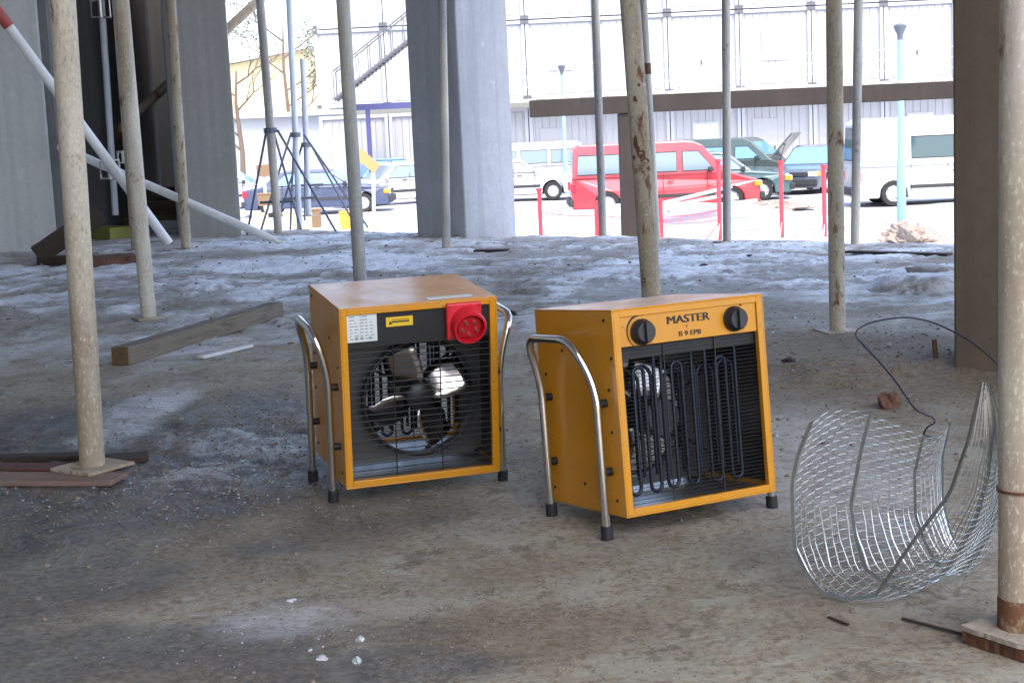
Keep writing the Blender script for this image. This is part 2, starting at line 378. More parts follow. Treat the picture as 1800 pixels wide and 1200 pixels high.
n.color(c); r = n.math('SUBTRACT', .85, n.math('MULTIPLY', wm, .5)); r = n.math('SUBTRACT', r, n.math('MULTIPLY', sm, n.ramp(fE, [(.35, .55), (.6, .25)]))); n.rough(r)
n.bump(fC, .6, .02, n.bump(fB, .75, .008, n.bump(fD, .8, .003)))
ys = 1.2*np.power(17.5/1.2, np.linspace(0, 1, 560)); xs = np.concatenate([np.linspace(-7, -2.6, 120)[:-1], np.linspace(-2.6, 2.6, 330), np.linspace(2.6, 9, 140)[1:]])
tag(grid_mesh('floor', xs, ys, zfloor, M['floor'], dict(snow=snow_mask, dirt=dirt_mask, wet=wet_mask, bright=bright_mask, far=lambda x, y: sstep(5.5, 7.5, y))), kind='structure')
# rest of the slab behind and beside the camera
def slab_outline(z0, z1, y0=-5.5, x0=-10, inset=0.0):
    return [(x0, y0), (10.9/.96+5.3-inset, y0), (-4.6-inset, 15.3), (x0, 15.3)]
mb = MB()
X1, Y1 = 1.2, 17.5
mb.box((2, -2.2, -.16), (18, 6.8, .3)).box((-9, 6, -.16), (4, 13, .3))
tag(mb.build('floor_slab', M['floor']), kind='structure')
M['snow'] = mat('trodden snow', (.8,.82,.85), .7)
n = NT(M['snow']); co = n.coord(rnd=False); fA = n.noise(co, .35, 8, .65, .5); fB = n.noise(n.coord(scale=(.25, 1, 1), rnd=False), 1.3, 7, .7)
c = n.mix(n.ramp(fB, [(.48, 0), (.60, .8)]), (.52,.535,.56), (.20,.185,.18))
c = n.mix(attr(n, 'slush'), c, n.mix(n.ramp(fA, [(.4, 0), (.6, 1)]), (.20,.19,.20), (.42,.42,.44)))
n.color(c); n.bump(fB, .5, .05)
def zout(x, y):
    z = GZ+(fbm(x*.5, y*.5, 4)-.5)*.12*(1-sstep(60, 80, y))
    r = np.exp(-((x-4.0)/2.9)**4-((y-38.6)/.75)**2); z = z+r*(.40+.25*(fbm(x*1.5, y*1.5, 4)-.3))
    r = np.exp(-((x-6.6)/1.2)**2-((y-34.5)/1.1)**2); z = z+r*.10
    z = z-sstep(15, 11, y)*.4
    return z
def slush(x, y): return sstep(36, 38, y+(fbm(x*.3, y*.3, 4)-.5)*3)*(1-sstep(58, 62, y))*.75*sstep(.38, .55, fbm(x*.25+3, y*1.1, 5))
xs = np.concatenate([[-600, -200, -80], np.linspace(-40, 40, 200), [80, 200, 600]]); ys = np.concatenate([[-60, 0, 6], np.linspace(9, 62, 200), [70, 90, 150, 400, 1500]])
tag(grid_mesh('snow_ground', xs, ys, zout, M['snow'], dict(slush=slush)), kind='structure')
# ceiling slab, open beyond its edge
mb = MB(); mb.prism([(-10, -3.5), (-.8, -3.5), (1.0, -.9), (12.3, -.9), (-3.4, 14.4), (-3.4, 19), (-10, 19)], CZ, CZ+.3)
tag(mb.build('ceiling_slab', M['ceiling']), kind='structure')

# ------------------------------------------------------------------ concrete columns and walls
def column(name, pts, m, label, cat='column', z0=-.4):
    mb = MB(); mb.prism(pts, z0, CZ); o = mb.build(name, m, bevel=.012); return tag(o, label, cat)
a, b, c3 = at(733, 420), at(820, 420), at(907, 410)
a, b, c3 = Vector((-.655, 11.10)), Vector((-.29, 10.82)), Vector((.07, 11.20))
column('concrete_column', [a, b, c3, a+c3-b], M['col_mid'], 'broad grey concrete column in the middle, dark left face and pale blue-grey right face')
column('concrete_column', [(-2.69, 12.52), (-2.58, 12.38), (-2.13, 12.27), (-2.30, 12.85), (-2.80, 13.0)], M['wall'], 'grey concrete column at the end of the dark recess on the left')
column('concrete_column', [(1.30, 4.45), (1.62, 4.18), (1.92, 4.50), (1.60, 4.78)], M['col_brown'], 'dark brown concrete column beside the right-hand foreground prop')
mb = MB(); mb.prism([(-5.2, 10.57), (-3.40, 11.52), (-3.46, 11.75), (-5.2, 10.85)], -.3, CZ)
tag(mb.build('concrete_wall', M['wall'], bevel=.01), 'smooth grey concrete wall at the far left of the photo', 'wall')
mb = MB(); mb.prism([(-5.2, -3.5), (-5.0, -3.5), (-5.0, 10.66), (-5.2, 10.56)], -.3, CZ); mb.box((-2.9, -3.4, 2.1), (4.2, .2, 4.8))
tag(mb.build('added_side_wall', M['wall']), kind='structure')  # unseen left and rear walls, added to block light from that side
t = empty('recess_wall', (-3.8, 16.2, 0)); tag(t, 'dark concrete wall panels deep in the recess behind the left props', 'wall')
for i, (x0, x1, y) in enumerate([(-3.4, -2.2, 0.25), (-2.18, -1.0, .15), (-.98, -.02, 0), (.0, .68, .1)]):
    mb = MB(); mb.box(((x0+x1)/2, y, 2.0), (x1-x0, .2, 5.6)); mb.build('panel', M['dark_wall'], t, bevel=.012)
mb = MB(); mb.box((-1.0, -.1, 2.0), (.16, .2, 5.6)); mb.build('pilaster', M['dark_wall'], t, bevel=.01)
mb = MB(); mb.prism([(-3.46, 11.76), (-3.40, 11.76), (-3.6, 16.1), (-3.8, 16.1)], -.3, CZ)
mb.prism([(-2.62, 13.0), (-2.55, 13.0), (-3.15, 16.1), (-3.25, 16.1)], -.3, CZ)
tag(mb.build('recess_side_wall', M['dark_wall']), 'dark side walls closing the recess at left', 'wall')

# ------------------------------------------------------------------ props (steel posts)
PG = 'steel props holding up the ceiling'
def prop(label, top, base, m, D=.06, Y=None, plate=.13, zoff=0.0, ztop=CZ, ring=None, inner=None):
    P0 = at(*base, z=zoff) if Y is None else atd(*base, Y)
    if Y is None: Y = P0.y
    P1 = atd(*top, P0.y); d = (P1-P0).normalized(); 
    t = empty('steel_prop', P0); L = (ztop-P0.z)/d.z; tag(t, label, 'prop', PG)
    if ztop < 3.5: L = (P1-P0).length
    mb = MB(); k = 14; mb.tube([d*(L*i/k)+Vector((random.uniform(-1, 1), random.uniform(-1, 1), 0))*.0006 for i in range(k+1)], D/2, 24); mb.build('tube', m, t, smooth=True)
    if plate:
        mb = MB(); mb.box((0, 0, .004), (plate, plate, .008), Matrix.Rotation(random.uniform(0, 1.5), 3, 'Z')); mb.build('base_plate', M['prop_rusty'], t, bevel=.001)
    for h, dd in (ring or []):
        mb = MB(); c = d*h; mb.tube([c-d*dd/2, c+d*dd/2], D/2+.0025, 24); mb.build('joint_ring', M['rust'], t, smooth=True)
    return t, P0, d
prop('thick beige prop in the left foreground standing on a pinkish board', (110, 0), (163, 822), M['prop'], .0605, plate=.14, zoff=.013)
prop('beige prop second from the left, its foot beside the long grey timber', (213, 0), (262, 560), M['prop_light'], .068)
prop('thin brown prop half hidden behind the second prop from the left', (204, 0), (238, 440), M['prop_rusty'], .06)
prop('rusty mottled prop in front of the dark recess beside the left column', (300, 0), (328, 437), M['prop_rusty'], .072)
prop('grey-beige prop rising behind the left heater', (603, 0), (636, 530), M['prop_grey'], .062)
prop('thin grey prop in front of the middle column', (777, 0), (785, 438), M['prop_grey'], .056)
prop('thin grey prop just left of the narrow column under the outdoor beam', (1046, 0), (1060, 417), M['prop_grey'], .054)
KP = prop('thick beige prop with a dark rust streak rising behind the right heater', (1107, 0), (1150, 585), M['prop'], .072)
prop('thin pale prop tucked right behind the rust-streaked prop', (1131, 0), (1155, 424), M['prop_grey'], .046, ring=[(1.10, .07)])
prop('thin grey prop in front of the red van, beside a red barrier post', (1276, 0), (1278, 426), M['prop_grey'], .052)
prop('beige prop between the two dark vehicles and the white van', (1466, 0), (1472, 583), M['prop'], .057)
prop('thin grey prop at the white van, its foot at the slab edge', (1509, 0), (1503, 433), M['prop_grey'], .052)
t, RP, RD = prop('whitish prop cut by the right edge of the photo, standing on a plywood pad', (1798, 0), (1793, 1100), M['prop_light'], .0625, plate=0, zoff=.027, ring=[(.205, .004)])
mb = MB(); mb.tube([RD*0, RD*.045], .0322, 24); mb.build('rusty_foot', prop_paint('rusty prop foot', (.40,.31,.20), (.14,.06,.03), 2.0), t, smooth=True)
t, P0, d = KP
rr = random.Random(4)
for k, (py, w_, h_, a_) in enumerate([(248, .010, .05, -.55), (262, .009, .03, -.35), (272, .016, .035, -.1), (283, .018, .02, .35), (296, .009, .02, .6), (276, .010, .014, -.9), (175, .010, .02, -.3), (150, .006, .012, .2)]):
    q = atd(1124+(py-250)*.08, py, P0.y)-P0; h0 = d*(q.z/d.z); mb = MB(); vs = []; n_ = 11
    for i in range(n_):
        u = 2*PI*i/n_; r_ = rr.uniform(.6, 1.15); a2 = a_+w_*r_*math.cos(u)/.036; zz = h_*r_*math.sin(u)*.6
        vs.append(h0+d*zz+Vector((math.sin(a2), -math.cos(a2), 0))*.0368)
    mb.add(vs, [tuple(range(n_))]); o = mb.build('rust_patch', M['rust'], t); so_ = o.modifiers.new('solid', 'SOLIDIFY'); so_.thickness = .0006
# grey tripod props
def tripod_prop(label, top, base, Y, D, zc, feet, cut=False):
    t, P0, d = prop(label, top, base, M['prop_grey'] if D > .05 else M['steel_blue'], D, Y=Y, plate=.12, ztop=(2.0 if cut else CZ))
    c = d*zc; mb = MB(); mb.tube([c-d*.02, c+d*.02], D/2+.02, 12); mb.build('collar', M['steel_dark'], t)
    for fx, fy in feet:
        mb = MB(); mb.tube([c+Vector((fx, fy, 0))*.12, Vector((fx, fy, -.02))], .0095, 8); mb.build('tripod_leg', M['steel_dark'], t, smooth=True)
    mb = MB(); mb.tube([d*.27-Vector((.13, 0, 0)), d*.27+Vector((.14, 0, 0))], .012, 6); mb.build('cross_brace', M['steel_dark'], t)
tripod_prop('grey prop with a dark tripod, left one of the trio at the slab edge', (457, 0), (490, 414), 12.3, .068, .84, [(-.28, .1), (.50, -.15), (.12, .5)])
tripod_prop('grey prop with a tripod, middle one of the trio at the slab edge', (508, 0), (527, 405), 12.9, .050, .80, [(-.30, -.3), (.55, .3), (-.15, .5)])
tripod_prop('short-topped slim prop, right one of the trio at the slab edge', (532, 104), (543, 380), 13.4, .048, .62, [(.35, .1), (-.3, .2), (0, -.3)], cut=True)
# blue-grey brace post with clamps
P0, P1 = atd(203, 378, 12.6), atd(178, 0, 12.6); d = (P1-P0)
t = empty('brace_post', P0); tag(t, 'slim pale blue steel post with clamps in front of the dark recess', 'post')
mb = MB(); mb.tube([Vector((0, 0, 0)), d*1.75], .028, 16); mb.build('tube', M['steel_blue'], t, smooth=True)
def clamp(q, parent, s=.06):
    mb = MB(); R = .010
    mb.tube([q+Vector((-s, -.04, s*.8)), q+Vector((s, -.04, s)), q+Vector((s, -.04, -s)), q+Vector((-s, -.04, -s*.9))], R, 6, closed=True)
    mb.tube([q+Vector((0, -.04, s)), q+Vector((0, -.04, -s))], .02, 8); mb.build('clamp', M['zinc'], parent, smooth=True)
clamp(d*.96+Vector((.0, 0, 0)), t, .075); 
# braces
t = empty('push_pull_brace', (0, 0, 0)); A, B = atd(-40, -28, 10.9), at(297, 428, .02); t.location = B
tag(t, 'white brace tube with a red upper end slanting down past the left prop', 'brace')
A = A-B; k = .845
mb = MB(); mb.tube([Vector((0, 0, 0)), A*k], .036, 18); mb.build('white_tube', M['white_tube'], t, smooth=True)
mb = MB(); mb.tube([A*(k+.0005), A*1.15], .039, 18); mb.build('red_sleeve', M['red_tube'], t, smooth=True)
mb = MB(); mb.tube([A*-.005, A*.012], .03, 12); mb.build('foot', M['rust'], t)
t = empty('push_pull_brace'); B = at(503, 431, .015); A = atd(105, 258, 11.6)-B; t.location = B
tag(t, 'long white brace tube lying low, slanting down to a point on the floor at left', 'brace')
mb = MB(); mb.tube([A*0, A*.05, A*.09, A], [.010, .018, .030, .032], 18); mb.build('tube', M['white_tube'], t, smooth=True)
q = atd(196, 298, 11.4)-B
clamp(q, t, .07); clamp(q+Vector((.11, .0, .09)), t, .045)
t = empty('diagonal_tube'); P0, P1 = atd(205, 232, 13.9), atd(475, -18, 13.9); t.location = P0
tag(t, 'dull brown scaffold tube rising to the right behind the left column', 'tube')
mb = MB(); mb.tube([Vector((0, 0, 0)), P1-P0], .042, 14); mb.build('tube', M['prop_rusty'], t, smooth=True)
mb = MB(); mb.tube([(P1-P0)*.0-Vector((0, 0, .07)), Vector((0, 0, .07))], .05, 10); mb.build('coupler', M['rust'], t)

# ------------------------------------------------------------------ heaters
W, H, D = .344, .391, .305
def arc(c, r, a0, a1, n, pl='XZ', y=0):
    return [Vector((c[0]+r*math.cos(a0+(a1-a0)*i/n), y, c[1]+r*math.sin(a0+(a1-a0)*i/n))) for i in range(n+1)]
def smooth_path(pts, r=.03, n=7):
    pts = [Vector(p) for p in pts]; out = [pts[0]]
    for i in range(1, len(pts)-1):
        a, b, c = pts[i-1], pts[i], pts[i+1]; ra = min(r, (a-b).length*.45, (c-b).length*.45)
        p0 = b+(a-b).normalized()*ra; p1 = b+(c-b).normalized()*ra
        for k in range(n+1):
            t = k/n; out.append(p0*(1-t)**2+b*2*t*(1-t)+p1*t*t)
    return out+[pts[-1]]
def heater(name, label, loc, yaw, tilt, foot_z, foot_dy=(0, 0)):
    root = empty(name, loc); root.rotation_euler = (Matrix.Rotation(yaw, 3, 'Z') @ Matrix.Rotation(-tilt, 3, 'X')).to_euler()
    tag(root, label, 'heater', 'orange electric fan heaters on the floor')
    th = .0035; rim = .016; PH = .072
    # casing: four sheets, each with its folded lip
    mb = MB(); w2 = W/2
    mb.box((0, D/2, H-th/2), (W, D, th)); mb.box((0, D/2, th/2), (W, D, th))
    mb.box((-w2+th/2, D/2, H/2), (th, D, H-2*th)); mb.box((w2-th/2, D/2, H/2), (th, D, H-2*th))
    for y in (.006, D-.006):
        mb.box((-w2+th+(rim-th)/2, y, H/2), (rim-th, .012, H-2*th)); mb.box((w2-th-(rim-th)/2, y, H/2), (rim-th, .012, H-2*th))
        mb.box((0, y, H-th-(rim-th)/2), (W-2*rim, .012, rim-th)); mb.box((0, y, th+(rim-th)/2), (W-2*rim, .012, rim-th))
    mb.build('casing', M['orange'], root, bevel=.0012)
    # lining sheet
    mb = MB(); a = w2-th-.003
    mb.box((0, D/2, th+.006), (2*a, D-.03, .002)); mb.build('floor_lining', M['inner'], root)
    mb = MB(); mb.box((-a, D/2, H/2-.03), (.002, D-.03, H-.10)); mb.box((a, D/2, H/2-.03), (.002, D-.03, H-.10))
    mb.box((0, D/2, H-PH-.003), (2*a, D-.05, .002)); mb.build('lining', M['lining_shaded'], root)
    # front control panel
    cp_h = PH-rim+.002; zc = H-rim-cp_h/2+.002
    mb = MB(); mb.box((0, .006, zc), (W-2*rim-.001, .004, cp_h)); panel = mb.build('control_panel', M['orange'], root, bevel=.0008)
    Rt = Matrix.Rotation(PI/2, 4, 'X')
    T = lambda x, z: Matrix.Translation((x, .0035, z)) @ Rt
    text_mesh('lettering', 'MASTER', .0215, M['ink'], panel, T(-.002, zc+.0105), 1.26, strike=.0008)
    text_mesh('lettering', 'B 9 EPB', .0135, M['ink'], panel, T(0, zc-.017), 1.2, strike=.0004)
    mb = MB(); mb.box((-.006, .0036, zc-.003), (.003, .0006, .003)); mb.build('pilot_mark', M['ink'], panel)
    for sx, zz in ((-1, zc-.004), (1, zc+.0)):
        cx = sx*.103 if sx > 0 else -.108
        mb = MB(); mb.lathe([(.0245, .004), (.0245, -.002), (.0225, -.004), (.021, -.014), (.019, -.017)], (cx, 0, zz), 'Y', 32)
        kn = mb.build('knob', M['knob'], root, smooth=True)
        mb = MB(); mb.box((cx, -.019, zz), (.009, .010, .038)); mb.build('grip', M['knob'], kn, bevel=.0015)
        mb = MB()
        if sx < 0:
            pts = [(cx+(.030)*math.cos(q), zz+.030*math.sin(q)) for q in np.linspace(math.radians(95), math.radians(265), 18)]
            for i in range(17):
                wd = .0042*(1-i/17)+.0007; (x0, z0), (x1, z1) = pts[i], pts[i+1]
                ux, uz = (x0-cx)/.030, (z0-zz)/.030; vx, vz = (x1-cx)/.030, (z1-zz)/.030
                mb.add([(x0, .0034, z0), (x0+ux*wd, .0034, z0+uz*wd), (x1+vx*wd, .0034, z1+vz*wd), (x1, .0034, z1)], [(0, 1, 2, 3)])
            mb.box((cx+.004, .0036, zz+.0315), (.003, .0006, .004))
        else:
            for q in (92, 55, 5):
                q = math.radians(q); mb.lathe([(.0026, 0), (.0026, -.0005)], (cx+.031*math.cos(q), .0037, zz+.031*math.sin(q)), 'Y', 10)
            mb.box((cx+.012, .0036, zz+.033), (.006, .0006, .004))
        mb.build('dial_marks', M['ink'], panel)
    # front grille
    z0, z1 = rim, H-PH
    mb = MB(); nz = 42
    for i in range(nz):
        z = z0+.004+(z1-z0-.006)*i/(nz-1); mb.tube([(-w2+rim-.006, .0145, z), (w2-rim+.006, .0145, z)], .0006, 5)
    mb.build('front_grille', M['dark'], root)
    for x in (-.057, .06):
        mb = MB(); mb.tube([(x, .0125, z0-.004), (x, .0125, z1+.001)], .0014, 6); mb.build('grille_bar', M['dark'], root)
    mb = MB(); mb.box((0, .016, z1-.012), (W-2*rim, .003, .026)); mb.build('front_baffle', M['black'], root)
    # heating elements: hairpin tubes
    zb, zt = z0+.030, z1-.055
    for e, x0 in enumerate((-.138, -.044, .05)):
        sp = .0235; path = [Vector((x0, .04+.018, z1-.02)), Vector((x0, .04, zt))]; yv = .036+.012*(e % 2)
        xs_ = [x0+sp*i for i in range(4)]; pts = [Vector((xs_[0], yv, z1-.02))]
        for i in range(3):
            bot = i % 2 == 0; zc_ = zb if bot else zt; cx = (xs_[i]+xs_[i+1])/2
            pts += [Vector((cx-sp/2*math.cos(q), yv, zc_-(sp/2*math.sin(q) if bot else -sp/2*math.sin(q)))) for q in np.linspace(0, PI, 9)]
        pts.append(Vector((xs_[3], yv, z1-.02)))
        mb = MB(); mb.tube(pts, .0037, 10); mb.build('heating_element', M['element'], root, smooth=True)
    # second, rear row of hairpins bent over at the top
    for e, x0 in enumerate((-.148, -.125, -.085, -.03, .012, .065, .095)):
        sp = .047-.002*e; yv = .062+.014*(e % 3); zt2 = z1-.05-.008*(e % 2)
        pts = [Vector((x0, yv, zb+.01))]+[Vector((x0+sp/2-sp/2*math.cos(q), yv, zt2-.02+sp/2*math.sin(q))) for q in np.linspace(0, PI, 11)]+[Vector((x0+sp, yv, zb+.01))]
        mb = MB(); mb.tube(pts, .0037, 10); mb.build('heating_element', M['element'], root, smooth=True)
    # fan shroud plate with round opening
    cz = z0+(z1-z0)*.49; R = .127; fx = -.018; N = 48; ys_ = .20; hw = a-.002; ring = []
    inn = [(fx+R*math.cos(2*PI*k/N), cz+R*math.sin(2*PI*k/N)) for k in range(N)]
    hb, ht = cz-(z0+.004), (z1-.006)-cz; out = []
    for k in range(N):
        q = 2*PI*k/N; c_, s_ = math.cos(q), math.sin(q); s1 = min(hw/abs(c_) if abs(c_) > 1e-6 else 9, ((ht if s_ > 0 else hb)/abs(s_)) if abs(s_) > 1e-6 else 9)
        out.append((c_*s1, cz+s_*s1))
    vs = [(x, ys_, z) for x, z in inn]+[(x, ys_, z) for x, z in out]+[(x*1.0, ys_+.028, z) for x, z in inn]+[(x*.985, ys_+.002, z) for x, z in out]
    fs = [(k, (k+1) % N, N+(k+1) % N, N+k) for k in range(N)]+[(k, (k+1) % N, 2*N+(k+1) % N, 2*N+k) for k in range(N)]
    mb = MB(); mb.add(vs, fs); mb.build('fan_shroud', M['shroud'], root, smooth=True)
    mb = MB(); mb.tube([Vector((fx+R*1.0*math.cos(2*PI*k/N), ys_+.03, cz+R*math.sin(2*PI*k/N))) for k in range(N)], .004, 8, closed=True); mb.build('shroud_lip', M['black'], root, smooth=True)
    # fan
    mb = MB(); mb.lathe([(.012, ys_-.04), (.030, ys_-.036), (.030, ys_+.02), (.022, ys_+.026), (.004, ys_+.028)], (fx, 0, cz), 'Y', 24); hub = mb.build('fan_hub', M['dark'], root, smooth=True)
    for k in range(4):
        mb = MB(); q0 = 2*PI*k/4+math.radians(150); vs = []; nr, na = 6, 6
        for i in range(nr):
            r_ = .026+(R-.032)*i/(nr-1)
            for j in range(na):
                sp = (.66-.06*i/(nr-1)); q = q0+(j/(na-1)-.5)*2*sp*(.55+.45*math.sin(PI*min(1, (i+2)/nr)))+.12*i/(nr-1)
                vs.append((fx+r_*math.cos(q), ys_+.002+(j/(na-1)-.5)*.042, cz+r_*math.sin(q)))
        mb.add(vs, [(i*na+j, i*na+j+1, (i+1)*na+j+1, (i+1)*na+j) for i in range(nr-1) for j in range(na-1)])
        o = mb.build('fan_blade', M['fanblade'], root, smooth=True); s_ = o.modifiers.new('solid', 'SOLIDIFY'); s_.thickness = .0015
    mb = MB(); mb.lathe([(.034, ys_-.11), (.038, ys_-.106), (.038, ys_-.046), (.03, ys_-.042)], (fx, 0, cz), 'Y', 24); mb.build('fan_motor', M['motor'], root, smooth=True)
    for q in (.6, 2.5, 3.9, 5.6):
        mb = MB(); mb.tube([(fx+.036*math.cos(q), ys_-.08, cz+.036*math.sin(q)), (.155*math.cos(q), ys_-.05, cz+.155*math.sin(q)*.95)], .003, 6); mb.build('motor_arm', M['dark'], root)
    # rear: connection plate, grille
    yb = D-.010; zr = H-PH-.012
    mb = MB(); mb.box((0, yb, (H-rim+zr)/2), (W-2*rim, .003, H-rim-zr)); plate = mb.build('rear_plate', M['black'], root)
    mb = MB(); mb.box((.124, D-.007, zr+.042), (.066, .002, .066)); lb = mb.build('rating_label', M['label_white'], plate)
    mb = MB(); rr = random.Random(3)
    for i in range(9):
        z = zr+.070-i*.0068; x = .150
        if i in (1, 2): segs = [(.150, .139), (.128, .112)]
        else: segs = [(x-k*.011, x-k*.011-rr.uniform(.004, .009)) for k in range(5)]
        for xa, xb in segs: mb.box(((xa+xb)/2, D-.0055, z), (abs(xa-xb), .0006, .0022))
    for xx in (.136, .124, .106): mb.box((xx, D-.0055, zr+.0165), (.006, .0006, .006))
    mb.build('label_print', M['label_ink'], lb)
    mb = MB(); mb.box((.042, D-.007, zr+.046), (.058, .002, .020)); lb = mb.build('warning_label', M['label_yellow'], plate)
    mb = MB(); mb.box((.040, D-.0055, zr+.046), (.038, .0006, .003)); mb.box((.040, D-.0055, zr+.0505), (.038, .0006, .001)); mb.add([(.066, D-.0055, zr+.041), (.062, D-.0055, zr+.049), (.058, D-.0055, zr+.041)], [(0, 1, 2)]); mb.build('label_print', M['ink'], lb)
    # five-pin socket
    sx, sz = -.096, zr+.038
    mb = MB(); mb.box((sx, D+.001, sz), (.078, .018, .078)); sock = mb.build('socket', M['red_plastic'], root, bevel=.004)
    Rs = Matrix.Rotation(-.28, 3, 'X')
    def face(mbx): mbx.v = [tuple(Rs @ (Vector(v)-Vector((sx, D, sz-.004)))+Vector((sx, D, sz-.004))) for v in mbx.v]; return mbx
    mb = MB(); mb.lathe([(.037, .0), (.037, .030), (.035, .034), (.031, .034), (.031, .012), (.0, .012)], (sx-.006, D, sz-.004), 'Y', 32, close=False); face(mb).build('socket_barrel', M['red_plastic'], sock, smooth=True)
    mb = MB(); mb.lathe([(.0, .026), (.025, .026), (.025, .014)], (sx-.006, D, sz-.004), 'Y', 24, close=False); face(mb).build('socket_face', M['red_dark'], sock, smooth=True)
    for k in range(5):
        q = 2*PI*k/5-.3; mb = MB(); mb.tube([(sx-.006+.016*math.cos(q), D+.02, sz-.004+.016*math.sin(q)), (sx-.006+.016*math.cos(q), D+.033, sz-.004+.016*math.sin(q))], .0028, 8); face(mb).build('pin', M['brass'], sock, smooth=True)
    for cx, czz in ((-1, -1), (1, -1), (-1, 1), (1, 1)):
        mb = MB(); mb.lathe([(.0036, .0), (.0036, .0112)], (sx+cx*.032, D, sz+czz*.032), 'Y', 10); mb.build('screw', M['red_dark'], sock)
    mb = MB(); nz = 22
    for i in range(nz):
        z = z0+.003+(zr-z0-.006)*i/(nz-1); mb.tube([(-w2+rim-.006, D-.0145, z), (w2-rim+.006, D-.0145, z)], .0013, 5)
    mb.build('rear_grille', M['dark'], root)
    for x in (.057, -.045):
        mb = MB(); mb.tube([(x, D-.0115, z0-.004), (x, D-.0115, zr+.004)], .0014, 6); mb.build('grille_bar', M['dark'], root)
    # screws on the sides
    for sx_ in (-1, 1):
        for y, z in ((.03, H-.02), (.03, .24), (.012, .30), (.03, .16), (.03, .03), (.15, .05), (.20, .31), (D-.03, .26), (D-.03, .03)):
            mb = MB(); mb.lathe([(.0032, 0), (.0032, sx_*.0018), (.0018, sx_*.0026)], (sx_*w2, y, z), 'X', 8); mb.build('screw', M['black'], root, smooth=True)
    # side hoops
    Rw = root.rotation_euler.to_matrix(); Ri = Rw.inverted(); P = Vector(loc)
    for sx_ in (-1, 1):
        x = sx_*(w2+.020); yf, yr = .045, .262; up = .028
        ft = []
        for y in (yf, yr):
            p = Vector((x, y, 0)); dn = Vector((-.0*sx_, 0, -1)); wp = P+Rw @ p; wd = Rw @ dn; k = (wp.z-.004)/-wd.z
            ft.append(p+dn*k)
        path = smooth_path([ft[0], (x, yf, .245), (x+sx_*up, yf+.035, .338), (x+sx_*up, yr-.004, .338), (x, yr, .245), ft[1]], .045, 9)
        mb = MB(); mb.tube(path, .0082, 14); mb.build('carry_hoop', M['chrome'], root, smooth=True)
        for q in ft:
            mb = MB(); mb.tube([q+Vector((0, 0, -.003)), q+Vector((0, 0, .022))], .0118, 14); mb.build('rubber_foot', M['rubber'], root, smooth=True)
        for y in (yf, yr):
            for z in (.085, .215):
                mb = MB(); mb.tube([(sx_*w2, y, z), (x-sx_*.004, y, z)], .0078, 10); mb.build('spacer', M['black'], root, smooth=True)
    if yaw > PI:
        mb = MB(); mb.box((-.075, D-.032, H+.0006), (.10, .022, .001)); mb.build('top_sticker', M['label_white'], root)
    return root
heater('electric_heater', 'orange fan heater with two black knobs and MASTER lettering, right of the pair', (.3535, 2.8507, .0465), .4713, .082, 0)
# the left one shows its back: origin is its front bottom edge, so step back by its depth
yaw1 = .3231; o1 = Vector((-.2016, 3.2147, .0336))
Rb = Matrix.Rotation(yaw1+PI, 3, 'Z') @ Matrix.Rotation(-.082, 3, 'X')
heater('electric_heater', 'orange fan heater seen from its back with a red five-pin socket, left of the pair', o1-Rb @ Vector((0, D, 0)), yaw1+PI, .082, 0)
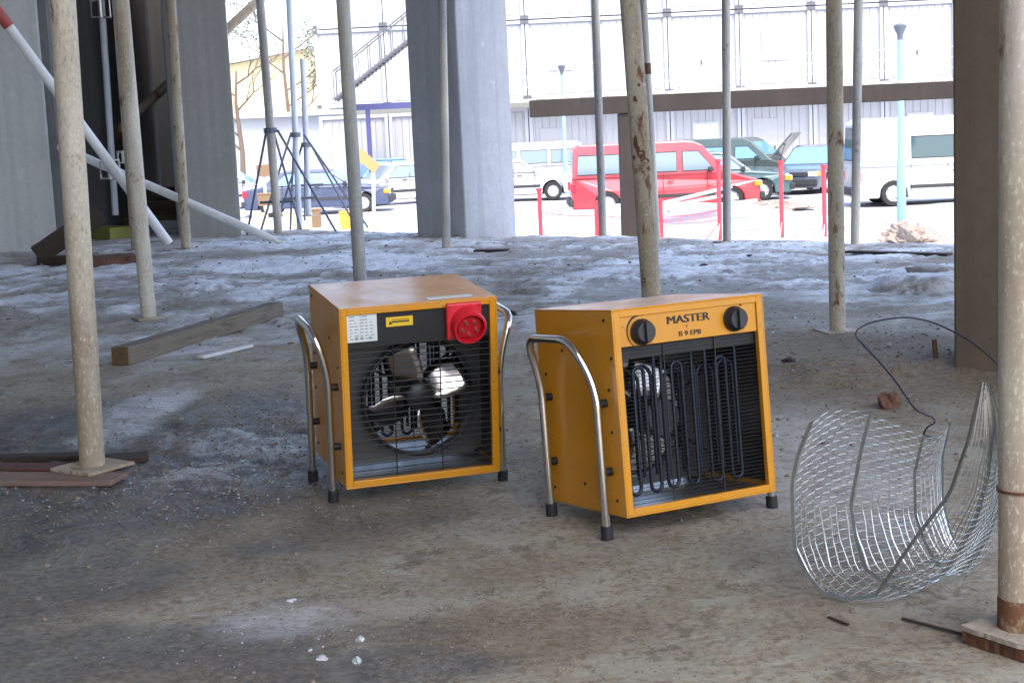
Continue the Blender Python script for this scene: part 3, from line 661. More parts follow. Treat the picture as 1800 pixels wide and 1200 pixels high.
# ------------------------------------------------------------------ vehicles
def arc_pts(cx, r, n=9, flip=False):
    return [(cx+r*math.cos(q), .30+r*math.sin(q)) for q in np.linspace(0 if not flip else PI, PI if not flip else 0, n)]
def vehicle(name, label, cat, px, Y, yaw, L, Wd, body, cabin, belt, wheels, m, glass, side_windows, wind=None, rearw=None, clad=None, z=None, flipx=False, wr=.31, lamps=True, extras=None):
    """body: side outline from the front bottom over the top to the rear bottom (x forward); cabin: outline of the greenhouse above belt."""
    c = atd(px, 400, Y); root = empty(name, (c.x, Y, GZ-.0 if z is None else z), (0, 0, yaw)); tag(root, label, cat, 'vehicles in the car park')
    hw = Wd/2; xf, xr = wheels
    low = [(body[-1][0], .22)]+[(xr-.37, .22)]+[(x, zz) for x, zz in arc_pts(xr, .37, 9, True)][1:-1]+[(xr+.37, .22), (xf-.37, .22)]+[(x, zz) for x, zz in arc_pts(xf, .37, 9, True)][1:-1]+[(xf+.37, .22), (body[0][0], .22)]
    poly = low+list(body)
    mb = MB(); mb.prism(poly, -hw, hw, lambda x, y, z: (x, z*(1-.05*max(0, (y-.6)))*(1-.10*max(0, abs(x)/(L/2)-.75)/.25), y))
    mb.build('body', m, root, bevel=.045, seg=2)
    top = max(p[1] for p in cabin)
    def cw(zz): return hw*(.97-.20*(zz-belt)/max(.2, top-belt)*(.55 if name.endswith('van') else 1))
    mb = MB(); mb.prism(cabin, -1, 1, lambda x, y, z: (x, z*cw(y), y)); cab = mb.build('roof', m, root, bevel=.035, seg=2)
    for s_ in (-1, 1):
        for k, win in enumerate(side_windows):
            mb = MB(); mb.prism(win, 0, 1, lambda x, y, z: (x, s_*(cw(y)+.004+.012*z), y)); mb.build('side_window', glass, root)
            mb = MB(); n_ = len(win); mb.tube([(x, s_*(cw(y)+.014), y) for x, y in win], .014, 5, closed=True); mb.build('window_seal', M['trim'], root)
        mb = MB(); mb.box((xf-.55, s_*(hw+.06), belt+.08), (.10, .16, .13)); mb.build('door_mirror', M['trim'] if m is not M['white'] else m, root, bevel=.02)
        xd = (xf+xr)/2
        for xq in (xf-.62, xd-.15, xr+.45):
            mb = MB(); mb.box((xq, s_*(hw*(1-.0)-.0)+s_*.001, .72), (.012, .012, .80)); mb.build('door_gap', M['trim'], root)
        mb = MB(); mb.box((xd+.05, s_*(hw+.012), .88), (.16, .03, .03)); mb.build('door_handle', M['trim'], root)
        mb = MB(); mb.box((xd, s_*(hw+.004), .50), (xf-xr-.85, .03, .09)); mb.build('side_moulding', M['trim'] if clad is None else clad, root, bevel=.006)
    for win in (wind, rearw):
        if win:
            (x0, z0), (x1, z1) = win; d_ = Vector((z1-z0, 0, -(x1-x0))).normalized(); d_ = d_ if d_.x*(1 if win is wind else -1) > 0 else -d_
            a0, a1 = cw(z0)*.90, cw(z1)*.88; e = d_*.012; mb = MB()
            mb.add([Vector((x0, -a0, z0))+e, Vector((x0, a0, z0))+e, Vector((x1, a1, z1))+e, Vector((x1, -a1, z1))+e, Vector((x0, -a0, z0))-e, Vector((x0, a0, z0))-e, Vector((x1, a1, z1))-e, Vector((x1, -a1, z1))-e], [(0,1,2,3), (4,5,6,7), (0,1,5,4), (1,2,6,5), (2,3,7,6), (3,0,4,7)])
            mb.build('windscreen' if win is wind else 'rear_window', glass, root)
    for xw in (xf, xr):
        for s_ in (-1, 1):
            y = s_*(hw-.11)
            mb = MB(); mb.lathe([(wr*.62, -.09), (wr*.93, -.095), (wr, -.06), (wr, .06), (wr*.93, .095), (wr*.62, .09)], (xw, y, wr), 'Y', 28, close=False); ty = mb.build('tyre', M['tyre'], root, smooth=True)
            mb = MB(); yy = s_*.075
            mb.lathe([(wr*.66, yy), (wr*.60, yy*.8), (wr*.56, yy*.4), (wr*.2, yy*.75), (wr*.18, yy*.95), (.001, yy*.95)], (xw, y, wr), 'Y', 20, close=False)
            for q in range(8):
                q = q*PI/4; mb.box((xw+wr*.42*math.cos(q), y+yy*.75, wr+wr*.42*math.sin(q)), (wr*.40, .03, .045), Matrix.Rotation(-q, 3, 'Y'))
            mb.build('rim', M['rim'], root, smooth=True)
    xfr, xrr = body[0][0], body[-1][0]; zl = min(.72, belt-.25)
    for s_ in (-1, 1):
        mb = MB(); mb.box((xfr-.05, s_*(hw*.76), zl), (.16, .30, .15)); mb.build('headlight', M['lens'], root, bevel=.02)
        mb = MB(); mb.box((xfr-.09, s_*(hw*.93), zl), (.20, .08, .14)); mb.build('indicator', M['lens_orange'], root, bevel=.02)
        mb = MB(); mb.box((xrr+.04, s_*(hw*.84), zl+.08), (.14, .18, .24)); mb.build('tail_light', M['lens_red'], root, bevel=.02)
    mb = MB(); mb.box((xfr+.01, 0, zl), (.08, hw*1.05, .12)); mb.build('grille', M['trim'], root)
    mb = MB(); mb.box((xfr+.03, 0, .40), (.14, Wd*.94, .20)); mb.build('bumper', M['trim'], root, bevel=.03)
    mb = MB(); mb.box((xrr-.02, 0, .40), (.14, Wd*.94, .20)); mb.build('bumper', M['trim'], root, bevel=.03)
    mb = MB(); mb.box(((xf+xr)/2, 0, .27), (L*.86, Wd*.72, .12)); mb.build('underbody', M['trim'], root)
    return root
for k, c_ in dict(white=(.50,.51,.52), red=(.42,.03,.045), navy=(.030,.045,.10), blue=(.05,.17,.34), teal=(.05,.11,.12), dgreen=(.045,.07,.06), slate=(.07,.085,.11), silver=(.40,.43,.45)).items():
    M[k] = paint('car paint '+k, c_, .22, .12, 1.2, .8)
def sedan(label, px, Y, yaw, m, glass, L=4.4, h=1.42, hatch=False, **kw):
    f = L/2; rb = -f; bz = .90
    body = [(f, .50), (f-.04, .68), (f-.20, .80), (f-1.15, bz), (rb+.75 if not hatch else rb+.12, bz+.03), (rb+.05, bz-.03 if not hatch else bz), (rb, .55)]
    cr = rb+.95 if not hatch else rb+.35
    cabin = [(f-1.12, bz-.03), (f-1.85, h-.06), (f-2.1, h), (cr+.45, h), (cr+.22 if not hatch else cr+.15, h-.06), (cr-.45 if not hatch else cr-.22, bz-.03)]
    xm = (f-2.0+cr+.5)/2-.05
    w1 = [(f-1.38, bz+.05), (f-1.92, h-.10), (xm+.05, h-.09), (xm+.05, bz+.05)]; w2 = [(xm-.06, bz+.05), (xm-.06, h-.09), (cr+.42, h-.10), (cr+.02, bz+.05)]
    return vehicle('parked_car', label, 'car', px, Y, yaw, L, 1.70, body, cabin, bz, (f-.85, rb+.82), m, glass, [w1, w2], ((f-1.20, bz+.03), (f-1.82, h-.08)), ((cr-.36 if not hatch else cr-.17, bz+.03), (cr+.18 if not hatch else cr+.12, h-.08)), **kw)
def van(label, px, Y, yaw, m, glass, L=4.9, h=1.94, windows=3, hood=.95, cat='van', wdw=None, **kw):
    f = L/2; rb = -f; bz = 1.08
    body = [(f, .50), (f-.02, .70), (f-.10, .84), (f-hood+.05, bz), (rb+.02, bz+.02), (rb, .55)]
    cabin = [(f-hood+.10, bz-.04), (f-hood-.62, h-.12), (f-hood-.85, h-.02), (f-hood-1.1, h), (rb+.25, h), (rb+.08, h-.12), (rb+.03, bz-.04)]
    xs0, xs1 = f-hood-.95, rb+.18
    wins = [[(f-hood-.30, bz+.06), (f-hood-.72, h-.28), (xs0-.20, h-.28), (xs0-.20, bz+.06)]]
    span = (xs0-.34-xs1)/2
    if windows > 1: wins.append([(xs0-.36, bz+.06), (xs0-.36, h-.28), (xs0-.36-span+.12, h-.28), (xs0-.36-span+.12, bz+.06)])
    if windows > 2: wins.append([(xs0-.36-span-.02, bz+.06), (xs0-.36-span-.02, h-.28), (xs1+.02, h-.28), (xs1-.02, bz+.06)])
    if wdw: wins = wdw
    return vehicle('parked_van', label, cat, px, Y, yaw, L, 1.84, body, cabin, bz, (f-.82, rb+.95), m, glass, wins, ((f-hood-.02, bz+.05), (f-hood-.58, h-.16)), ((rb+.025, bz+.12), (rb+.07, h-.22)), wr=.34, **kw)
def cy(px, Y): return atd(px, 400, Y).x
van('red passenger van parked facing right in the middle of the car park', 1168, 42, 0, M['red'], M['glass'], L=5.1)
van('white van at the right with one long dark side window', 1655, 41, 0, M['white'], M['glass_dark'], L=4.9, h=2.3, windows=1, hood=.9,
    wdw=[[(-1.02, 1.24), (-1.02, 1.80), (.45, 1.80), (.45, 1.24)]])
sedan('small white car with a round wheel showing, left of the red van', 915, 52.5, 0, M['white'], M['glass'], L=4.0, h=1.4, hatch=True)
van('white van behind the small white car', 922, 57, PI, M['white'], M['glass'], L=4.6, h=1.9)
sedan('dark blue saloon behind the tripod props at the left', 565, 50, 0, M['navy'], M['glass_blue'], L=4.7)
sedan('white car nose with a wide windscreen beside the middle column', 700, 53.5, PI+.5, M['white'], M['glass'], L=4.3, h=1.45, hatch=True)
sedan('blue hatchback with red tail lights, far row beside the middle column', 715, 58.5, .25, M['blue'], M['glass_blue'], L=4.1, h=1.55, hatch=True)
sedan('pale blue car half hidden behind the left column', 408, 56, 0, M['silver'], M['glass_blue'], L=4.2)
sedan('dark green saloon whose bonnet sticks out in front of the red van', 1258, 46.5, -.12, M['teal'], M['glass'], L=4.5, h=1.5)
gv = van('dark green people carrier behind the red van with its bonnet raised', 1300, 51, -.42, M['dgreen'], M['glass_blue'], L=4.5, h=1.82, cat='car')
mb = MB(); A_ = [(1.22, -.70, 1.10), (1.22, .70, 1.10), (1.95, .62, 1.92), (1.95, -.62, 1.92)]; mb.add(A_+[(x+.05, y, z-.03) for x, y, z in A_], [(0,1,2,3), (4,5,6,7), (0,1,5,4), (1,2,6,5), (2,3,7,6), (3,0,4,7)]); mb.build('raised_bonnet', M['dgreen'], gv, bevel=.01)
mb = MB(); mb.tube([(1.5, -.45, 1.0), (1.75, -.45, 1.66)], .012, 6); mb.build('bonnet_stay', M['trim'], gv)
sedan('slate coloured car facing the camera beside the white van', 1438, 49.5, -PI/2-.55, M['slate'], M['glass_blue'], L=4.3, h=1.5)
sedan('silver car in the far row, only its roof above the red van', 1040, 60, .1, M['silver'], M['glass'], L=4.3, h=1.55)

# ------------------------------------------------------------------ container offices
def containers():
    Y0, x0 = 57.5, cy(938, 57.5); ang = math.radians(-3.0); ca, sa = math.cos(ang), math.sin(ang); wdt, hgt = 2.60, 2.88; zb = 1.72
    R = Matrix.Rotation(ang, 3, 'Z')
    names = {0: 'ground level', 1: 'middle level', 2: 'top level'}; rr = random.Random(5)
    for row in range(3):
        for i in range(-3, 8):
            p = Vector((x0, Y0, 0))+R @ Vector((i*(wdt+.03), 0, 0)); z = zb+(row-1)*(hgt+.04)
            if row == 0: z = GZ+.25
            hh = hgt if row else zb-GZ-.55
            t = empty('office_container', (p.x, p.y, z), (0, 0, ang)); kind = 'a door' if (i+row) % 3 == 0 else ('a window' if (i*2+row) % 3 == 1 else 'plain panels')
            ordn = ['first','second','third','fourth','fifth','sixth','seventh','eighth','ninth','tenth','eleventh'][i+3]
            tag(t, f'white site office container with {kind}, {names[row]}, {ordn} from the left', 'container', 'white site office containers')
            mb = MB(); mb.box((wdt/2, 3.05, hh/2), (wdt-.12, 5.9, hh-.06)); mb.build('body', M['cont'], t)
            f = .13; mb = MB()
            for x in (f/2, wdt-f/2): mb.box((x, .05, hh/2), (f, .12, hh-2*f))
            for zz in (f/2, hh-f/2): mb.box((wdt/2, .05, zz), (wdt, .12, f))
            mb.build('frame', M['cont_frame'], t, bevel=.012)
            if row:
                for x in (.06, wdt-.06):
                    for zz in (.06, hh-.06):
                        mb = MB(); mb.box((x, -.02, zz), (.16, .06, .13)); mb.build('corner_casting', M['casting'], t)
            mb = MB(); k = 8
            for q in range(k): mb.box((f+.08+(wdt-2*f-.16)*(q+.5)/k, .085, hh/2), ((wdt-2*f-.16)/k-.025, .03, hh-2*f-.1))
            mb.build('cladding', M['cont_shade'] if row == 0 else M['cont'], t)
            if kind == 'a door':
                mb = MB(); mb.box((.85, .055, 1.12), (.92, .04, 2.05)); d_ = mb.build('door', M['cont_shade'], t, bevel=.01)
                mb = MB(); mb.box((1.20, .02, 1.05), (.05, .05, .16)); mb.build('handle', M['casting'], d_)
            elif kind == 'a window':
                mb = MB(); mb.box((1.3, .055, 1.55), (1.0, .05, 1.1)); d_ = mb.build('window', M['cont_frame'], t, bevel=.01)
                mb = MB(); mb.box((1.3, .03, 1.55), (.84, .02, .94)); mb.build('pane', M['pane'], d_)
    # gallery railing in front of the middle level
    t = empty('gallery_railing', (0, 0, 0)); tag(t, 'thin pale railing along the walkway of the containers', 'railing')
    b = Vector((x0, Y0, zb))+R @ Vector((-2.7, -1.0, 0)); Lg = 24.0
    for i in range(17):
        q = b+R @ Vector((Lg*i/16, 0, 0)); mb = MB(); mb.tube([q, q+Vector((0, 0, 1.15))], .02, 6); mb.build('post', M['rail'], t)
    for h_ in (.4, .78, 1.15): mb = MB(); mb.tube([b+Vector((0, 0, h_)), b+R @ Vector((Lg, 0, 0))+Vector((0, 0, h_))], .016, 6); mb.build('rail', M['rail'], t)
    mb = MB(); mb.box(b+R @ Vector((Lg/2, .45, 0))+Vector((0, 0, -.07)), (Lg, .95, .12), R); tag(mb.build('gallery_deck', M['cont_frame']), 'narrow grey walkway deck along the containers', 'walkway')
    # blue steel portal at the left
    t = empty('steel_portal', (0, 0, 0)); tag(t, 'dark blue steel beam and post under the left containers', 'beam'); 
    P = atd(625, 187, 56.0); Q = atd(722, 187, 56.0); mb = MB(); mb.box((P+Q)/2, ((Q-P).length, .2, .22)); mb.build('girder', M['purple'], t)
    q = atd(646, 190, 56.0); mb = MB(); mb.box((q.x, q.y, (q.z-.02+GZ)/2), (.16, .16, q.z-.12-GZ)); mb.build('post', M['purple'], t)
    # open stair
    t = empty('steel_stair', (0, 0, 0)); tag(t, 'open steel stair rising to the right in front of the left containers', 'stair')
    A, B = atd(588, 176, 55.0), atd(722, 68, 55.0); n_ = 20
    for dy in (0, .9):
        mb = MB(); mb.tube([A+Vector((0, dy, 0)), B+Vector((0, dy, 0))], .07, 6); mb.build('stringer', M['stair'], t)
        mb = MB(); mb.tube([A+Vector((0, dy, 1.0)), B+Vector((0, dy, 1.0))], .025, 6); mb.build('handrail', M['stair'], t)
        for i in range(0, n_+1, 3):
            q = A.lerp(B, i/n_)+Vector((0, dy, 0)); mb = MB(); mb.tube([q, q+Vector((0, 0, 1.0))], .018, 6); mb.build('baluster', M['stair'], t)
    for i in range(n_):
        q = A.lerp(B, (i+.5)/n_); mb = MB(); mb.box(q+Vector((0, .45, 0)), (.32, .9, .04)); mb.build('tread', M['stair'], t)
M['pane'] = mat('window pane', (.55,.60,.64), .1)
containers()

# ------------------------------------------------------------------ yellow building, roof and trees at the far left
c = atd(455, 300, 85)
t = empty('yellow_building', (c.x, 85, GZ)); tag(t, 'pale yellow building with a snowy roof at the far left', 'building')
mb = MB(); mb.prism([(-6, 0), (3.1, 0), (3.1, 7.2), (-6, 5.8)], 0, 9, lambda x, y, z: (x, z, y)); mb.build('wall', M['yellow_wall'], t)
mb = MB(); mb.prism([(-6.4, 5.82), (3.4, 7.24), (3.4, 7.5), (-6.4, 6.1)], -.4, 9.4, lambda x, y, z: (x, z, y)); mb.build('roof', M['roof_grey'], t)
for x in (-4.2, -1.9, .6):
    mb = MB(); mb.box((x, -.02, 4.0), (1.0, .12, 1.2)); fr = mb.build('window', M['cont_frame'], t); mb = MB(); mb.box((x, -.09, 4.0), (.84, .03, 1.04)); mb.build('pane', M['pane'], fr)
mb = MB(); mb.box((-1.5, -.4, 2.6), (9, .8, .15)); mb.build('canopy', M['roof_grey'], t)
c = atd(430, 300, 70)
t = empty('white_shed', (c.x, 70, GZ)); tag(t, 'low white shed in front of the yellow building', 'shed')
mb = MB(); mb.box((.8, 2, 1.7), (7.5, 4, 3.4)); mb.build('wall', M['cont'], t)
mb = MB(); mb.box((.8, 1.9, 3.5), (7.9, 4.6, .2)); mb.build('roof', M['roof_grey'], t)
mb = MB(); mb.box((.2, -.03, 1.5), (1.8, .06, 2.2)); mb.build('door', M['cont_shade'], t)
mb = MB(); mb.box((-1.9, -.03, 1.8), (1.2, .06, 1.0)); mb.build('window', M['pane'], t)
def tree(label, px, Y, h, seed, leaves):
    rr = random.Random(seed); c = atd(px, 300, Y); t = empty('bare_tree', (c.x, Y, GZ)); tag(t, label, 'tree', 'bare winter trees')
    mb = MB(); br = MB(); lf = MB()
    mb.tube([(0, 0, 0), (.08, 0, h*.3), (-.05, 0, h*.6), (.05, 0, h*.8)], [.13, .10, .07, .03], 8); mb.build('trunk', M['bark'], t, smooth=True)
    def rec(p, d_, L, r, dep):
        q = p+d_*L; m_ = p.lerp(q, .5)+Vector((rr.uniform(-1, 1), rr.uniform(-1, 1), 0))*L*.08
        br.tube([p, m_, q], [r, r*.8, r*.55], 5, caps=False)
        if dep and leaves and dep <= 1:
            for _ in range(leaves):
                s = q+Vector((rr.gauss(0, .22), rr.gauss(0, .22), rr.gauss(0, .16))); a = Vector((rr.uniform(-1, 1), rr.uniform(-1, 1), rr.uniform(-1, 1))).normalized()*.07; b = a.orthogonal().normalized()*.05
                lf.add([s-a, s+b, s+a, s-b], [(0, 1, 2, 3)])
        if dep:
            for _ in range(3): rec(q if _ else m_, (d_+Vector((rr.uniform(-.8, .8), rr.uniform(-.8, .8), rr.uniform(-.1, .6)))).normalized(), L*.68, r*.55, dep-1)
    for k in range(6): rec(Vector((0, 0, h*(.32+.08*k))), Vector((rr.choice((-1, 1))*rr.uniform(.5, 1), rr.uniform(-.6, .6), rr.uniform(.3, .9))).normalized(), h*.16, .05, 4)
    br.build('branches', M['bark'], t)
    if leaves: lf.build('leaf_clumps', M['leaf'], t)
tree('bare tree with drooping brown branches in front of the yellow building', 425, 62, 6.5, 3, 0)
tree('taller tree with a few dull leaf clumps left of the stair', 512, 75, 9.8, 11, 7)
# ------------------------------------------------------------------ beam, lamps, barrier
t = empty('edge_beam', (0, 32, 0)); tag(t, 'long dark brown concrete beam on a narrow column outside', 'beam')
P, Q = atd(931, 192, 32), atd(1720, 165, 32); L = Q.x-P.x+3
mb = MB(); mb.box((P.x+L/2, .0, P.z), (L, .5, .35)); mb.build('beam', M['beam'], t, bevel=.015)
mb = MB(); mb.box((P.x+L/2, .0, P.z+.21), (L-.3, .34, .06)); mb.build('lit_top_strip', M['prop_grey'], t)  # pale strip added to stand for light on the beam's top
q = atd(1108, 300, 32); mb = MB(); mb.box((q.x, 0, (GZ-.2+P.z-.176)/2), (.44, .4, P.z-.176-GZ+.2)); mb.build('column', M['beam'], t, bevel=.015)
def lamp(label, px, pyt, Y, r):
    q = atd(px, pyt, Y); t = empty('street_lamp', (q.x, Y, GZ)); h = q.z-GZ; tag(t, label, 'lamp post', 'pale blue lamp posts')
    mb = MB(); mb.tube([(0, 0, 0), (0, 0, h*.32), (0, 0, h*.34), (0, 0, h-.3)], [r*1.35, r*1.3, r, r*.8], 14); mb.build('pole', M['lamp_blue'], t, smooth=True)
    mb = MB(); mb.lathe([(r*.8, h-.32), (.06, h-.26), (.07, h-.18), (.135, h-.04), (.14, h), (.06, h+.04)], n=20); mb.build('lamp_head', M['lamp_head'], t, smooth=True)
lamp('pale blue lamp post with a dark funnel head in front of the white van', 1582, 45, 33.8, .075)
lamp('distant pale blue lamp post above the small white car', 987, 116, 55, .07)
def post(label, px, pyt, pyb, Y, feet=True, r=.045):
    A = atd(px, pyb, Y); B = atd(px-2, pyt, Y); t = empty('barrier_post', (A.x, Y, A.z)); tag(t, label, 'post', 'red barrier posts'); h = B.z-A.z
    mb = MB(); mb.tube([(0, 0, 0), (0, 0, h)], r, 10); mb.build('pole', M['post_red'], t, smooth=True)
    mb = MB(); mb.tube([(0, 0, h-.05), (0, 0, h)], r*1.5, 10); mb.build('cap', M['post_red'], t)
    if feet:
        for a_ in (0.3, 2.4, 4.4):
            mb = MB(); mb.tube([(0, 0, .42), (.38*math.cos(a_), .38*math.sin(a_), .02)], .012, 6); mb.build('foot', M['prop_grey'], t)
post('short red barrier post at the left end of the net, before the white car', 951, 331, 416, 33, False)
post('red barrier post hidden behind a grey prop, left of the narrow column', 1050, 352, 418, 32.5, False)
post('red barrier post just right of the rust-streaked prop', 1163, 350, 420, 32, False)
post('tall red barrier post touching the prop in front of the red van', 1266, 280, 426, 31.5)
post('tall red barrier post with tripod feet before the dark green saloon', 1375, 282, 424, 31.5)
post('tall red barrier post beside the beige prop, before the slate car', 1450, 290, 428, 31.2)
mb = MB(); pts = [(951, 372, 33), (1050, 378, 32.5), (1163, 380, 32), (1266, 368, 31.5)]
for (x0, y0, Y0), (x1, y1, Y1) in zip(pts, pts[1:]):
    for i in range(26):
        u = i/25; A = atd(x0+(x1-x0)*u, y0+(y1-y0)*u+4*math.sin(PI*u), Y0+(Y1-Y0)*u); mb.tube([A, (A.x, A.y, A.z-.52)], .0035, 3, caps=False)
    for k in range(6):
        mb.tube([atd(x0+(x1-x0)*u, y0+(y1-y0)*u+4*math.sin(PI*u), Y0+(Y1-Y0)*u)-Vector((0, 0, .1*k)) for u in np.linspace(0, 1, 9)], .004 if k else .01, 3, caps=False)
tag(mb.build('barrier_net', M['net_red']), 'sagging thin red plastic net strung between the barrier posts', 'net')

# ------------------------------------------------------------------ rubble and odds outside
def lumpy(name, c, s, m, seed=0, parent=None, sub=3, amp=.28, flat=False, rug=0):
    bm = bmesh.new(); bmesh.ops.create_icosphere(bm, subdivisions=sub, radius=1); rr = np.random.default_rng(seed); off = rr.random(3)*50
    for v in bm.verts:
        p = v.co; k = 1+amp*2*(float(fbm(np.array(p.x*1.6+off[0]+p.z), np.array(p.y*1.6+off[1]-p.z*1.3), 4))-.5)*2
        if rug: k += rug*4*(float(fbm(np.array(p.x*7+off[1]), np.array(p.y*7+off[2]-p.z*5), 3))-.5)
        v.co = Vector((p.x*k*s[0], p.y*k*s[1], max(p.z, -.35)*k*s[2]))
    me = bpy.data.meshes.new(name); bm.to_mesh(me); bm.free(); me.materials.append(m)
    if not flat: me.polygons.foreach_set('use_smooth', [True]*len(me.polygons)); me.set_sharp_from_angle(angle=math.radians(35))
    o = bpy.data.objects.new(name, me); COL.objects.link(o); o.location = c; o.parent = parent; return o
def gzat(px, py): p = at(px, py, GZ); return p
o = lumpy('dirt_mound', gzat(1588, 424)+Vector((0, -.3, -.02)), (.55, .45, .28), M['rubble'], 4, sub=5, amp=.55, rug=.16); tag(o, 'brown mound of dirt at the foot of the pale blue lamp post', 'mound')
o = lumpy('dirt_heap', gzat(1320, 374)+Vector((0, 0, .1)), (1.35, .7, .16), M['rubble'], 9, sub=5, amp=.5, rug=.2); tag(o, 'low brown rubble heap in front of the dark green saloon', 'heap')
for i, (a, b, l) in enumerate([((1150, 361), (1285, 328), 'upper grey plank leaning across the snow bank before the red van'), ((1158, 366), (1268, 344), 'middle grey plank leaning across the snow bank before the red van'), ((1175, 372), (1330, 352), 'lowest grey plank lying along the rubble before the red van')]):
    A, B = atd(*a, 37.4-i*.2), atd(*b, 37.8-i*.2); d_ = (B-A); t = MB(); R = d_.to_track_quat('X', 'Z').to_matrix(); t.box((0, 0, 0), (d_.length, .22, .07), R)
    o = t.build('plank', M['plank_grey'], bevel=.006); o.location = (A+B)/2; tag(o, l, 'plank', 'planks on the snow bank')
def tub(label, x0, x1, y0, y1, Y, m, kind='storage_tub'):
    A, B = atd(x0, y1, Y), atd(x1, y0, Y); wd, h = B.x-A.x, B.z-A.z; o = empty(kind, ((A.x+B.x)/2, Y, A.z)); tag(o, label, 'tub')
    mb = MB(); k = .92; mb.add([(sx*wd/2*(k if z == 0 else 1), sy*wd/2*(k if z == 0 else 1), z*h) for z in (0, 1) for sx, sy in ((-1,-1), (1,-1), (1,1), (-1,1))], [(0,1,5,4), (1,2,6,5), (2,3,7,6), (3,0,4,7), (3,2,1,0)]); mb.build('tub_wall', m, o, bevel=.01)
    mb = MB(); mb.box((0, 0, h), (wd*1.08, wd*1.08, h*.10)); mb.build('rim', m, o, bevel=.006)
tub('narrow pale yellow tub leftmost of the row under the tripods', 446, 466, 375, 400, 29, M['crate_y'])
tub('pale yellow tub between the two left tripod props', 500, 522, 374, 402, 29, M['crate_y'])
tub('pale yellow tub right of the middle tripod prop', 531, 549, 375, 402, 29, M['crate_y'])
tub('brown wooden bin beside the yellow tubs', 549, 563, 368, 400, 29, M['crate_b'])
tub('bright orange tub left of the grey-beige prop', 599, 620, 372, 403, 29, M['crate_o'])
tub('brown box on the snow behind the left tripod', 455, 478, 340, 362, 36, M['crate_b'])
t = empty('marker_stake', atd(656, 372, 38)); tag(t, 'pale stake carrying a slanted orange board', 'stake'); s_ = atd(656, 282, 38)-t.location
mb = MB(); mb.tube([(0, 0, -.3), s_], .045, 8); mb.build('stake', M['stake_pale'], t)
mb = MB(); mb.box(s_+Vector((-.14, -.06, .0)), (.62, .03, .26), Matrix.Rotation(.75, 3, 'Y')); mb.build('board', M['sign_orange'], t)
t = empty('marker_board', atd(463, 300, 40)); tag(t, 'brown board standing behind the left tripod prop', 'board')
mb = MB(); mb.box((0, 0, 0), (.35, .04, .3)); mb.build('board', M['crate_b'], t); mb = MB(); mb.tube([(0, .05, .1), (0, .05, -1.4)], .04, 8); mb.build('stake', M['stake_pale'], t)

# ------------------------------------------------------------------ boards and junk on the slab
def beam(name, label, cat, A, B, wd, h, m, z0=0.0, ends=None, roll=0, bevel=.003):
    A, B = Vector(A), Vector(B); d_ = B-A; o = empty(name, A+Vector((0, 0, z0))); tag(o, label, cat)
    o.rotation_euler = d_.to_track_quat('X', 'Z').to_euler()
    n_ = max(4, min(24, int(d_.length/.06))); rr = random.Random(name+label); mb = MB(); vs = []
    for i in range(n_+1):
        a_ = .03*h; bx, by = rr.uniform(-a_, a_), rr.uniform(-a_, a_)*.6
        vs += [(d_.length*i/n_, sy*wd/2+bx, (1 if sz else 0)*h+by*(1 if sz else .2)) for sy, sz in ((-1, 0), (1, 0), (1, 1), (-1, 1))]
    mb.add(vs, [(4*i+k, 4*i+(k+1) % 4, 4*i+4+(k+1) % 4, 4*i+4+k) for i in range(n_) for k in range(4)]+[(0, 3, 2, 1), (4*n_, 4*n_+1, 4*n_+2, 4*n_+3)]); mb.build('beam', m, o, bevel=bevel)
    if ends: mb = MB(); mb.box((-.002, 0, h/2), (.004, wd*.94, h*.94)); mb.build('cut_end', ends, o)
    return o
beam('timber_beam', 'long square grey timber with a cut brown end, lying on the floor at left', 'timber', at(213, 642), at(487, 557), .07, .066, M['timber'], ends=M['timber_end'], bevel=.005)
beam('batten', 'short white batten lying in front of the long timber', 'batten', at(352, 631), at(440, 610), .03, .012, M['batten'])
o = beam('pallet_board', 'pinkish board under the foot of the left foreground prop', 'board', at(-120, 846), at(212, 846), .10, .013, M['board_pink'])
beam('floor_board', 'broad dark red plywood board behind the left foreground prop', 'board', at(-90, 822), at(212, 834)+Vector((0, .06, 0)), .07, .008, M['board_red'])
beam('timber_offcut', 'dark rusty offcut behind the left foreground prop', 'offcut', at(168, 814), at(262, 806), .08, .014, M['timber_dark'])
beam('timber_offcut', 'dark wet offcut at the left photo edge beside the prop', 'offcut', at(-60, 812), at(150, 806), .05, .014, M['timber_dark'])
beam('yellow_board', 'yellow green board lying in front of the dark recess', 'board', at(112, 418), at(214, 420), .22, .10, M['board_yellow'])
beam('steel_sheet', 'flat rusty brown sheet near the second prop', 'sheet', at(150, 466), at(238, 460), .35, .05, M['rust'])
P = at(75, 463); o = beam('timber_prop', 'dark timber leaning against the left concrete wall', 'timber', P, P+Vector((.42, .12, .26)), .18, .13, M['timber_dark'])
beam('timber_sill', 'dark beam on the floor at the wall base behind the left prop', 'timber', at(72, 466), at(160, 464), .10, .06, M['timber_dark'])
for i, (a, b, h, l) in enumerate([((148, 395), (330, 400), .10, 'lowest step plank in front of the dark recess'), ((150, 388), (320, 390), .22, 'middle step plank in front of the dark recess'), ((150, 381), (310, 382), .34, 'highest step plank in front of the dark recess')]):
    A, B = atd(*a, 14.2+i*.4), atd(*b, 14.2+i*.4); beam('step_plank', l, 'plank', (A.x, A.y, 0), (B.x, B.y, 0), .34, h, M['timber'])
mb = MB(); q = at(303, 407); mb.lathe([(.05, -.12), (.05, .12), (.035, .12), (.035, -.12)], (0, 0, .05), 'X', 16, close=False); o = mb.build('pipe_offcut', M['cont'], smooth=True); o.location = q; tag(o, 'short pale pipe offcut by the rusty prop before the recess', 'pipe')
